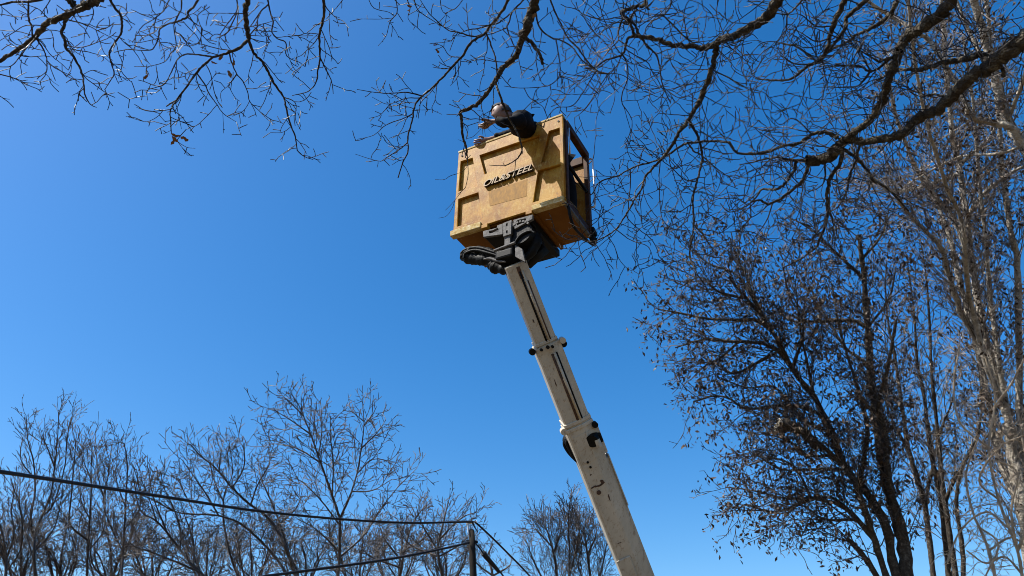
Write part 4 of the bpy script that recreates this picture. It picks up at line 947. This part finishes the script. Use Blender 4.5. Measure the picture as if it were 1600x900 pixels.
# raised lettering
tc = bpy.data.curves.new('lettering', 'FONT'); tc.body = "OIL&STEEL"; tc.size = 1.0; tc.extrude = 0.5; tc.offset = 0.006; tc.shear = 0.35; tc.space_character = 0.97
to = bpy.data.objects.new('t', tc); COL.objects.link(to); bpy.context.view_layer.update()
me = bpy.data.meshes.new_from_object(to.evaluated_get(bpy.context.evaluated_depsgraph_get())); bpy.data.objects.remove(to)
co = np.empty(len(me.vertices) * 3); me.vertices.foreach_get('co', co); co = co.reshape(-1, 3)
mn, mx = co.min(0), co.max(0); co = (co - mn) / (mx - mn)
A = bl(757.5, 294.5); Bq = bl(834, 267.5); Cq = bl(756.5, 284.0)
wv = Vector((Bq.x - A.x, Bq.z - A.z)); hgt = 0.078
out = np.empty_like(co)
out[:, 0] = A.x + co[:, 0] * wv.x; out[:, 2] = A.z + co[:, 0] * wv.y + co[:, 1] * hgt; out[:, 1] = -hy - 0.030 + 0.031 * (1 - co[:, 2])
me.vertices.foreach_set('co', out.ravel()); me.update(); me.materials.clear()
lo_ = link('lettering', me, M['letter'], bk); me.materials.append(M['letter_side'])
for p_ in me.polygons: p_.material_index = 0 if p_.normal.y < -0.8 else 1

# ------------------------------------------------------------------ boom
P0 = BM @ (bl(800, 402, -hy + 0.05))
P1 = at(996, 905, 8.1)
ax = (P0 - P1).normalized()
view = ((P0 + P1) / 2 - EYE).normalized()
xa = ax.cross(-view) * -1; xa.normalize()
if xa.x < 0: xa = -xa
ya = ax.cross(xa); ya.normalize()
if ya.y < 0: ya = -ya
# turn the tube about its own axis so that a sliver of its left flank shows
ROT = R(7)
xa, ya = xa * math.cos(ROT) + ya * math.sin(ROT), ya * math.cos(ROT) - xa * math.sin(ROT)
def at_y(py):
    lo, hi = -0.3, 1.6
    for _ in range(40):
        mid = (lo + hi) / 2
        if pix(P0.lerp(P1, mid))[1] < py: lo = mid
        else: hi = mid
    return P0.lerp(P1, lo)
def wpx(p, px): return px * (p - EYE).dot(FWD) / F_PX
def frame(p): return Matrix(((xa.x, ya.x, ax.x, p.x - lb.x), (xa.y, ya.y, ax.y, p.y - lb.y), (xa.z, ya.z, ax.z, p.z - lb.z), (0, 0, 0, 1)))
PROF = [(-.5, .36), (-.5, -.42), (-.44, -.5), (.10, -.5), (.50, -.36), (.5, .36)]
def sect(name, ytop, ybot, w, mt=None, k=1.0):
    a = at_y(ytop); b = at_y(ybot); L = (a - b).length
    m = MB(); b_ = bmesh.new()
    pr = [(x * w * k, y * w * k) for x, y in PROF]
    m.prism(pr, frame(b), 0, L)
    bmesh.ops.bevel(m.bm, geom=[e for e in m.bm.edges], offset=0.006, segments=2, affect='EDGES')
    return m.build(name, mt or M['boom'], lift), a, b, L
w3 = wpx(at_y(470), 35); w2 = wpx(at_y(600), 42); w1 = wpx(at_y(780), 44)
s3, a3, b3, L3 = sect('boom_section', 412, 560, w3)
s2, a2, b2, L2 = sect('boom_section', 536, 690, w2)
P_end = at_y(905) - ax * 2.6
s1_a = at_y(660); L1 = (s1_a - P_end).length
m = MB(); m.prism([(x * w1, y * w1) for x, y in PROF], frame(P_end), 0, L1)
bmesh.ops.bevel(m.bm, geom=m.bm.edges[:], offset=0.008, segments=2, affect='EDGES'); m.build('boom_section', M['boom'], lift)
# side box along the lower section
sa = at_y(722); sb_ = P_end + ax * 0.3
m = MB(); m.prism([(w1 * .50, -w1 * .24), (w1 * .60, -w1 * .20), (w1 * .60, w1 * .35), (w1 * .50, w1 * .35)], frame(sb_), 0, (sa - sb_).length); m.build('side_channel', M['boom'], lift)
m = MB(); m.prism([(w1 * .601, -w1 * .26), (w1 * .64, -w1 * .22), (w1 * .64, w1 * .2), (w1 * .601, w1 * .2)], frame(at_y(797)), 0, (at_y(718) - at_y(797)).length); m.build('side_plate', M['boom'], lift)
# dark service box seen at the bottom edge
m = MB(); m.box(-w1 * .53, -w1 * .02, -w1 * .56, -w1 * .501, -0.10, 0.16, 0.006, frame(at_y(880))); m.build('service_panel', M['boom'], lift)
m = MB(); m.box(-w1 * .55, -w1 * .05, -w1 * .62, -w1 * .501, -0.50, -0.03, 0.01, frame(at_y(892))); m.build('cable_guard', M['black_steel'], lift)
def collar(py, w, hgt, lit):
    p = at_y(py)
    for k, (dz, s_) in enumerate(((0, 1.12), (hgt * 1.5, 1.09))):
        m = MB(); pr = [(x * w * s_, y * w * s_) for x, y in PROF]
        m.prism(pr, frame(p), dz, dz + hgt); bmesh.ops.bevel(m.bm, geom=m.bm.edges[:], offset=0.004, segments=1, affect='EDGES')
        m.build('collar', M['boom'], lift)
collar(541, w3, 0.030, 1); collar(664, w2, 0.035, 1)
def lump(name, py, w, x, y, r, ln, mt, cyl=True):
    p = at_y(py); Fm = frame(p)
    m = MB(); c = Vector((x * w, y * w, 0))
    m.cyl(Fm @ (c - Vector((0, ln / 2, 0))), Fm @ (c + Vector((0, ln / 2, 0))), r, seg=14)
    return m.build(name, mt, lift, False)
for (py, w, x, y, r, ln, mt) in ((537, w2, -.62, -.42, .032, .05, 'black_steel'), (539, w2, .58, -.3, .03, .07, 'boom'), (545, w2, .58, -.1, .035, .10, 'black_steel'),
    (538, w2, -.30, -.60, .014, .03, 'black_steel'), (538, w2, -.05, -.60, .017, .03, 'black_steel'), (540, w2, .12, -.58, .014, .03, 'black_steel'),
    (660, w1, -.56, -.35, .035, .06, 'boom'), (668, w1, .52, -.38, .03, .06, 'black_steel'), (712, w1, -.2, -.5, .012, .02, 'black_steel'), (720, w1, -.17, -.5, .012, .02, 'black_steel'),
    (758, w1, -.22, -.5, .022, .015, 'rust')):
    lump('roller' if r > .03 else 'bolt', py, w, x, y, r, ln, M[mt])
# widened head of the lower section with its roller opening
m = MB(); Fm = frame(at_y(712)); m.prism([(w1 * -.36, -w1 * .515), (w1 * .12, -w1 * .515), (w1 * .62, -w1 * .34), (w1 * .62, w1 * .3), (w1 * .50, w1 * .3), (w1 * .5, -w1 * .3), (w1 * .10, -w1 * .502), (w1 * -.36, -w1 * .502)], Fm, 0, (at_y(672) - at_y(712)).length); m.build('head_plate', M['boom'], lift)
Fm = frame(at_y(686)); q = Vector((w1 * .30, -w1 * .47, 0))
m = MB(); m.cyl(Fm @ (q + Vector((-.03, -.035, 0))), Fm @ (q + Vector((.02, .05, 0))), 0.062, seg=20); m.build('roller_housing', M['black_steel'], lift)
m = MB(); m.box(.02 + w1 * .26, w1 * .60, -w1 * .50, -w1 * .30, -0.06, 0.035, 0.012, Fm); m.build('roller_block', M['black_steel'], lift)
m = MB(); m.cyl(Fm @ (q + Vector((.02, -.055, -.07))), Fm @ (q + Vector((.02, -.04, .0))), 0.028, seg=12); m.build('roller', M['boom'], lift)
# conduits running down the middle of each section
def strip(py0, py1, w, x, y, r, mt, nm='conduit'):
    a = at_y(py0); b = at_y(py1)
    m = MB(); m.cyl(frame(a) @ Vector((x * w, y * w, 0)), frame(b) @ Vector((x * w, y * w, 0)), r, seg=8); return m.build(nm, mt, lift, True)
strip(424, 532, w3, .02, -.505, .010, M['black_steel']); strip(424, 532, w3, .14, -.50, .012, M['boom']); strip(440, 532, w3, .22, -.47, .008, M['rust'])
strip(550, 652, w2, .02, -.505, .011, M['rust']); strip(550, 652, w2, .12, -.51, .014, M['boom']); strip(550, 652, w2, .20, -.48, .009, M['black_steel'])
m = MB(); m.box(-w3 * .06, w3 * .10, -w3 * .53, -w3 * .501, -0.07, 0.05, 0.003, frame(at_y(424))); m.build('slot_plate', M['rust'], lift)
# rust and dirt marks with shapes of their own
def stain(py, w, x, sx, sz, seed):
    rs = random.Random(seed); b_ = bmesh.new(); k = 11; vs = []
    for i in range(k):
        a_ = i / k * 2 * math.pi; rr_ = rs.uniform(.45, 1.1)
        vs.append(b_.verts.new(frame(at_y(py)) @ Vector((x * w + math.cos(a_) * sx * rr_, -w * .5 - 0.0025, math.sin(a_) * sz * rr_))))
    b_.faces.new(vs); me_ = bpy.data.meshes.new('rust_stain'); b_.to_mesh(me_); b_.free(); link('rust_stain', me_, M['rust'], lift)
for a_ in ((748, w1, -.32, .035, .012, 1), (749, w1, -.12, .05, .014, 2), (746, w1, .02, .028, .03, 3), (730, w1, -.25, .012, .012, 4), (836, w1, -.2, .03, .004, 5), (770, w1, .05, .008, .05, 6), (497, w3, -.2, .01, .03, 7), (590, w2, -.25, .006, .06, 8)):
    stain(*a_)
# hose loop on the left of the second joint
for k, off_ in enumerate((0.0, 0.03, -0.028, 0.05)):
    g_ = [(892, 676), (884, 684 + k * 2), (881 + k, 694), (887 + k, 706), (896, 716 + k), (903, 722)]
    dd = (at_y(690) - EYE).length
    L = [at(px + k, py, dd + 0.06 + off_) - lb for px, py in g_]
    pipe('hydraulic_hose', L, 0.013, M['rubber'], lift, 8)
m = MB(); m.ball(at(885, 688, (at_y(690) - EYE).length + 0.08) - lb, 0.05, (.8, 1, 1.2), 12); m.build('hose_clamp', M['rubber'], lift)

# ------------------------------------------------------------------ mount under the basket (basket space -> lift space)
def b2l(p): return (BM @ Vector(p)) - lb
TL_ = Matrix.Translation(-lb) @ BM
def yb(px, py, y): q = bl(px, py, y); return q
m = MB(); m.box(-0.27, 0.26, -hy + 0.03, hy + 0.01, -0.13, -0.051, 0.01, TL_); m.build('support_beam', M['black_steel'], lift)
def plate(pts, holes_, y, th, name):
    P = [(bl(px, py, y).x, bl(px, py, y).z) for px, py in pts]; Hh = [[(bl(px, py, y).x, bl(px, py, y).z) for px, py in h] for h in holes_]
    o = sheet(name, P, Hh, th, y, M['grey_steel'], None, 0.003); o.data.transform(TL_); o.parent = lift; return o
yf = -hy - 0.012
plate([(754.5, 361), (776, 356), (777, 352), (785.5, 349), (785.5, 366), (755, 370)], [[(764, 361), (770, 360), (777, 356), (779, 358), (779, 362), (764, 364.5)]], yf, 0.03, 'bracket_arm')
plate([(802, 343.5), (832, 335), (832, 342), (804, 358)], [[(806, 347), (809, 344), (821, 341), (822, 344), (819, 347), (808, 352)]], yf, 0.03, 'bracket_arm')
plate([(786, 348.5), (798.8, 343.5), (798.8, 365.5), (786, 369.5)], [[(790.6, 349.5), (793, 348.7), (793, 353), (790.6, 354)], [(790.6, 360.5), (793, 359.7), (793, 364), (790.6, 365)]], yf - 0.02, 0.03, 'post_bracket')
q = yb(792, 356, yf); m = MB(); m.box(q.x - .012, q.x + .012, yf + 0.012, yf + 0.03, q.z - .06, q.z + .07, 0, TL_); m.build('slot_backing', M['zinc'], lift)
q1 = yb(793, 366, yf); q2 = yb(793, 391, yf)
m = MB(); m.box(q1.x - .03, q1.x + .032, yf - 0.005, yf + 0.05, q2.z, q1.z, 0.004, TL_); m.build('post', M['grey_steel'], lift)
q = yb(789, 396, yf)
m = MB(); m.box(q.x - .10, q.x + .09, yf - 0.02, yf + 0.16, q.z - .055, q.z + .04, 0.02, TL_); m.build('head_block', M['black_steel'], lift)
qa = yb(773, 396, yf); qb_ = yb(806, 383, yf)
m = MB(); m.cyl(b2l((qa.x, yf - .015, qa.z + .02)), b2l((qb_.x, yf - .015, qb_.z + .02)), 0.014, seg=10); m.build('head_pin', M['grey_steel'], lift)
# turntable motor and cheek plates to the right of the head
q = yb(820, 372, yf + 0.12)
m = MB(); m.cyl(b2l((q.x, yf + .02, q.z)), b2l((q.x, yf + .30, q.z)), 0.125, seg=24); m.build('rotation_motor', M['rubber'], lift)
for k in range(11):
    a_ = math.pi * (0.2 + 0.9 * k / 10); m = MB()
    m.cyl(b2l((q.x + math.cos(a_) * .115, yf + .018, q.z + math.sin(a_) * .115)), b2l((q.x + math.cos(a_) * .115, yf - .006, q.z + math.sin(a_) * .115)), 0.012, seg=8); m.build('bolt', M['grey_steel'], lift)
c1 = yb(842, 377, yf + .2); c2 = yb(822, 412, yf + .2); c3 = yb(800, 404, yf + .2); c4 = yb(798, 380, yf + .2); c5 = yb(852, 385, yf + .2)
o = sheet('cheek_plate', [(c1.x, c1.z), (c5.x, c5.z), (c2.x, c2.z), (c3.x, c3.z), (c4.x, c4.z)], [], 0.10, yf + 0.2, M['black_steel'], None, 0.004); o.data.transform(TL_); o.parent = lift
o = sheet('cheek_plate', toface([(806, 384), (817, 390), (822, 411), (806, 402)]), [], 0.03, yf - 0.005, M['grey_steel'], None, 0.003); o.data.transform(TL_); o.parent = lift
# fat sleeved hose bundle looping out to the left
rs = random.Random(5)
yq = yf + 0.10
loop = [(793, 398), (776, 396), (757, 389), (738, 387), (727, 393), (724, 401), (735, 407), (752, 410), (770, 414), (788, 420)]
def sleeve(name, pts, r, yo, mt=None, fuzz=.14):
    L = smooth_line([bl(px, py, yq + yo) for px, py in pts], 7); n_ = len(L)
    rad = [r * (1 + rs.uniform(-fuzz, fuzz)) * (0.72 + 0.5 * math.sin(math.pi * i / (n_ - 1))) for i in range(n_)]
    return link(name, tubes_mesh(name, [([tuple(b2l(p)) for p in L], rad)], 12, cap=True), mt or M['rubber'], lift)
sleeve('hose_sleeve', [(793, 399), (770, 397), (750, 393), (733, 396), (729, 401), (745, 405), (765, 407), (785, 411)], 0.052, 0.0)
sleeve('hose_sleeve', [(789, 405), (765, 402), (745, 398), (735, 394), (728, 398)], 0.045, 0.05)
sleeve('hose_sleeve', [(765, 410), (772, 417), (780, 419), (795, 424)], 0.05, 0.02)
sleeve('hose_sleeve', [(800, 380), (812, 368), (826, 362), (838, 372), (832, 392), (818, 408)], 0.045, 0.05)
sleeve('hydraulic_hose', [(720, 402), (722, 394), (734, 388), (752, 388), (772, 394), (790, 400)], 0.014, -0.05, fuzz=.05)
sleeve('hydraulic_hose', [(724, 404), (727, 396), (742, 391), (762, 395), (786, 402)], 0.012, -0.07, fuzz=.05)
sleeve('hydraulic_hose', [(803, 384), (808, 374), (816, 366), (828, 361), (836, 364)], 0.012, -0.09, fuzz=.05)
sleeve('hydraulic_hose', [(756, 405), (766, 404), (778, 408), (790, 409)], 0.010, -0.09, M['grey_steel'], .05)
# black skirt of rubber under the floor beside the mount
# turret and carrier below the picture
zt = 1.25
pe = P_end - lb
m = MB(); m.box(pe.x - .3, pe.x + .3, pe.y - .35, pe.y + .5, zt, pe.z + .25, .04); m.build('turret', M['boom'], lift)
m = MB(); m.cyl((pe.x, pe.y, .85), (pe.x, pe.y, zt), .42, seg=28); m.build('turntable', M['black_steel'], lift)
m = MB(); m.box(pe.x - 2.6, pe.x + 2.9, pe.y - .85, pe.y + .85, .62, .85, .03); m.build('flatbed', M['grey_steel'], lift)
for sx in (-2.0, 2.1):
    for sy in (-.75, .75):
        m = MB(); m.cyl((pe.x + sx, pe.y + sy - .11, .40), (pe.x + sx, pe.y + sy + .11, .40), .40, seg=28).cyl((pe.x + sx, pe.y + sy - .115, .40), (pe.x + sx, pe.y + sy + .115, .40), .2, seg=20); m.build('wheel', M['rubber'], lift)
m = MB(); m.box(pe.x + 1.6, pe.x + 3.2, pe.y - .85, pe.y + .85, .851, 2.0, .12); m.build('cab', M['boom'], lift)
m = MB(); m.box(pe.x + 3.195, pe.x + 3.21, pe.y - .7, pe.y + .7, 1.35, 1.85, .003).box(pe.x + 2.1, pe.x + 3.0, pe.y - .86, pe.y - .845, 1.35, 1.85, .003); m.build('cab_window', M['black_steel'], lift)
lift_parts_done = True

# ------------------------------------------------------------------ the man
man = tag(empty('person', mat=BM @ Matrix.Translation((0.25, 0.0, 0.03))), 'man in black jacket leaning out over the basket rim, one hand reaching to a twig', 'person')
MI = Matrix.Translation((-0.25, 0.0, -0.03))
def skin(name, joints, edges, m, parent=man, sub=2, rootk=0, tr=MI):
    "joints: {name: (pos, radius)} in basket space"
    ks = list(joints); me = bpy.data.meshes.new(name)
    me.from_pydata([tuple(tr @ Vector(joints[k][0])) for k in ks], [(ks.index(a), ks.index(b)) for a, b in edges], [])
    o = bpy.data.objects.new(name, me); COL.objects.link(o)
    sk = o.modifiers.new('s', 'SKIN'); sk.use_smooth_shade = True
    for k, v in zip(ks, me.skin_vertices[0].data):
        r = joints[k][1]; v.radius = (r, r) if not isinstance(r, tuple) else r
        v.use_root = (k == ks[rootk])
    ss = o.modifiers.new('u', 'SUBSURF'); ss.levels = ss.render_levels = sub
    bpy.context.view_layer.update()
    m2 = bpy.data.meshes.new_from_object(o.evaluated_get(bpy.context.evaluated_depsgraph_get()))
    bpy.data.objects.remove(o); m2.name = name
    return link(name, m2, m, parent, True)
V = Vector
# places measured in the photo, each at its own depth in front of or behind the rim plane (y = -hy)
head = bl(783, 175, -hy - 0.30)
neck = bl(797, 183, -hy - 0.26)
shR = bl(808, 189, -hy - 0.32)         # shoulder nearer the camera
shL = bl(809, 189, -hy - 0.03)
chest = bl(815, 192, -hy - 0.14)
waist = bl(838, 209, -hy + 0.12)
pelv = V((0.36, -hy + 0.30, 0.90))
elbR = bl(790, 193, -hy - 0.44)
wrR = bl(772, 189, -hy - 0.46)
handR = bl(764, 192, -hy - 0.46)
elbL = bl(796, 205, -hy + 0.02)
handL = bl(756, 225, -hy + 0.01); handL.z = H + 0.05
wrL = bl(768, 219, -hy + 0.03); wrL.z = H + 0.075
elbL = V(((shL.x + wrL.x) / 2 + .05, -hy + 0.1, H + 0.13))
body = {'pelvis': (pelv, .13), 'waist': (waist, .105), 'chest': (chest, .118), 'neckbase': (neck.lerp(chest, .35), .085), 'neck': (neck.lerp(head, .15), .055), 'skull': (head, .085),
        'shR': (shR, .07), 'elR': (elbR, .045), 'wrR': (wrR, .028), 'shL': (shL, .07), 'elL': (elbL, .045), 'wrL': (wrL, .028),
        'hipR': (pelv + V((0, -.09, -.06)), .10), 'hipL': (pelv + V((0.03, .10, -.06)), .10),
        'knR': (V((.42, -hy + .20, .50)), .07), 'knL': (V((.50, -hy + .40, .50)), .07), 'anR': (V((.42, -hy + .22, .12)), .05), 'anL': (V((.51, -hy + .42, .12)), .05),
        'toR': (V((.30, -hy + .21, .06)), .035), 'toL': (V((.39, -hy + .41, .06)), .035)}
E_ = [('pelvis', 'waist'), ('waist', 'chest'), ('chest', 'neckbase'), ('neckbase', 'neck'), ('neck', 'skull'), ('chest', 'shR'), ('shR', 'elR'), ('elR', 'wrR'), ('chest', 'shL'), ('shL', 'elL'), ('elL', 'wrL'),
      ('pelvis', 'hipR'), ('pelvis', 'hipL'), ('hipR', 'knR'), ('hipL', 'knL'), ('knR', 'anR'), ('knL', 'anL'), ('anR', 'toR'), ('anL', 'toL')]
bodyj = {k: (p, r * (.48 if k in ('waist', 'chest', 'shR', 'shL', 'pelvis', 'hipR', 'hipL', 'elR', 'elL', 'neckbase', 'knR', 'knL') else .88)) for k, (p, r) in body.items()}
# hands with five fingers
def hand(pref, wr, pc, fdir, side, curl, J, Ed):
    f = fdir.normalized(); s_ = (side - f * side.dot(f)).normalized(); nrm = f.cross(s_)
    J[pref + 'palm'] = (pc, .030); Ed.append((wr, pref + 'palm'))
    for k in range(4):
        o = (k - 1.5) * .021; ln = (.034, .040, .038, .030)[k]
        a = pc + f * .035 + s_ * o; b = a + (f * math.cos(curl * .4) - nrm * math.sin(curl * .4)) * ln; c = b + (f * math.cos(curl) - nrm * math.sin(curl)) * ln * .8; d = c + (f * math.cos(curl * 1.5) - nrm * math.sin(curl * 1.5)) * ln * .6
        for nm, q_, r_ in (('a', a, .0115), ('b', b, .0100), ('c', c, .0090), ('d', d, .0075)): J[pref + nm + str(k)] = (q_, r_)
        Ed += [(pref + 'palm', pref + 'a%d' % k), (pref + 'a%d' % k, pref + 'b%d' % k), (pref + 'b%d' % k, pref + 'c%d' % k), (pref + 'c%d' % k, pref + 'd%d' % k)]
    a = pc - s_ * .040 - f * .005; b = a + (f * .7 - s_ * .5 - nrm * .4).normalized() * .035; c = b + (f * .9 - nrm * .5).normalized() * .028
    for nm, q_, r_ in (('ta', a, .014), ('tb', b, .0115), ('tc', c, .009)): J[pref + nm] = (q_, r_)
    Ed += [(pref + 'palm', pref + 'ta'), (pref + 'ta', pref + 'tb'), (pref + 'tb', pref + 'tc')]
hand('R', 'wrR', handR, (handR - wrR) + V((0, 0, -.03)), V((.2, 1, .1)), 0.8, bodyj, E_)
hand('L', 'wrL', handL, (handL - wrL) * 1 + V((0, -.05, -0.03)), V((.5, .9, 0)), 0.9, bodyj, E_)
skin('body', bodyj, E_, M['skin'])
# jacket and trousers follow the body
JE = [('waist', 'chest'), ('chest', 'neckbase'), ('chest', 'shR'), ('shR', 'elR'), ('elR', 'cuR'), ('chest', 'shL'), ('shL', 'elL'), ('elL', 'cuL'), ('pelvis', 'waist')]
jj = {k: body[k] for k in ('pelvis', 'waist', 'chest', 'neckbase', 'shR', 'elR', 'shL', 'elL')}
jj = {k: (p, r * 1.16) for k, (p, r) in jj.items()}
jj['cuR'] = (wrR.lerp(elbR, .12), .043); jj['cuL'] = (wrL.lerp(elbL, .12), .043)
jk = skin('jacket', jj, JE, M['cloth'])
from mathutils import noise as mno
for v in jk.data.vertices:
    v.co += v.normal * (0.016 * mno.noise(v.co * 9) + 0.010 * mno.noise(V((v.co.x * 26, v.co.y * 26, v.co.z * 9))))
skin('jacket_collar', {'a': (neck.lerp(chest, .42), .088), 'b': (neck.lerp(chest, .12), .075)}, [('a', 'b')], M['cloth'])
tj = {k: (body[k][0], body[k][1] * 1.2) for k in ('pelvis', 'hipR', 'hipL', 'knR', 'knL')}; tj['anR'] = (body['anR'][0], .062); tj['anL'] = (body['anL'][0], .062)
skin('trousers', tj, [('pelvis', 'hipR'), ('pelvis', 'hipL'), ('hipR', 'knR'), ('hipL', 'knL'), ('knR', 'anR'), ('knL', 'anL')], M['trousers'])
for a, b in (('anR', 'toR'), ('anL', 'toL')):
    skin('boot', {'a': (body[a][0] + V((0.03, 0, .06)), .055), 'h': (body[a][0] + V((0.03, 0, -.045)), .05), 't': (body[b][0] + V((-.03, 0, -.0)), .042)}, [('a', 'h'), ('h', 't')], M['boot'])
# head: face turned down left towards the reaching hand
fd = (BI.to_3x3() @ Vector((-0.95, -0.12, -0.34))).normalized()   # facing direction
upv = (head - neck).normalized(); upv = (upv - fd * upv.dot(fd)).normalized(); sdv = fd.cross(upv)
HM = MI @ Matrix(((sdv.x, fd.x, upv.x, head.x), (sdv.y, fd.y, upv.y, head.y), (sdv.z, fd.z, upv.z, head.z), (0, 0, 0, 1)))
hb = bmesh.new(); bmesh.ops.create_uvsphere(hb, u_segments=32, v_segments=24, radius=1)
for v in hb.verts:     # a skull with jaw, brow, nose and eye sockets
    x, y, z = v.co
    w_ = .078 * (1 - .18 * max(0, -z)); dpt = .098; h_ = .118
    y2 = y * dpt; z2 = z * h_ - 0.01
    if y > 0.2: y2 *= 1 - .06 * max(0, z)
    if z < -.2 and y < 0: y2 *= 1 + .5 * z
    if y > .75 and abs(x) < .22: y2 += .022 * math.exp(-((z + .12) / .16) ** 2) * (1 - abs(x) / .22)
    if y > .5: y2 -= .008 * (math.exp(-((abs(x) - .38) / .14) ** 2 - ((z - .08) / .10) ** 2)); y2 += .004 * math.exp(-((z - .26) / .07) ** 2)
    if y > .6 and abs(x) < .3: y2 += .005 * math.exp(-((z + .46) / .05) ** 2) + .004 * math.exp(-((z + .56) / .05) ** 2) - .006 * math.exp(-((z + .51) / .02) ** 2)
    v.co = (x * w_, y2, z2)
hb.transform(HM); me = bpy.data.meshes.new('head'); hb.to_mesh(me); hb.free(); link('head', me, M['skin'], man, True)
for s_ in (-1, 1):
    m = MB(); m.ball((0, 0, 0), 1, (.012, .022, .032), 12, HM @ Matrix.Translation((s_ * .076, -.005, -.005)))
    m.build('ear', M['skin'], man, True)
    m = MB(); m.ball((0, 0, 0), 1, (.008, .006, .006), 12, HM @ Matrix.Translation((s_ * .030, .082, .002))); m.build('eye', M['eye'], man, True)
hb = bmesh.new(); bmesh.ops.create_uvsphere(hb, u_segments=40, v_segments=28, radius=1); rs = random.Random(2)
for v in list(hb.verts):
    x, y, z = v.co
    if (y > .30 and z < .42) or (z < -.45): v.tag = True
bmesh.ops.delete(hb, geom=[v for v in hb.verts if v.tag], context='VERTS')
for v in hb.verts:
    x, y, z = v.co; k = rs.uniform(1.05, 1.13)
    v.co = (x * .078 * k, y * .098 * k * (1 + .5 * min(0, z + .2) * (y < 0)), z * .118 * k - .01)
hb.transform(HM); me = bpy.data.meshes.new('hair'); hb.to_mesh(me); hb.free(); link('hair', me, M['hair'], man, True)
print('script time %.1f s, tris %d' % (time.time() - T_START, sum(len(o.data.loops) - 2 * len(o.data.polygons) for o in SC.objects if o.type == 'MESH')))
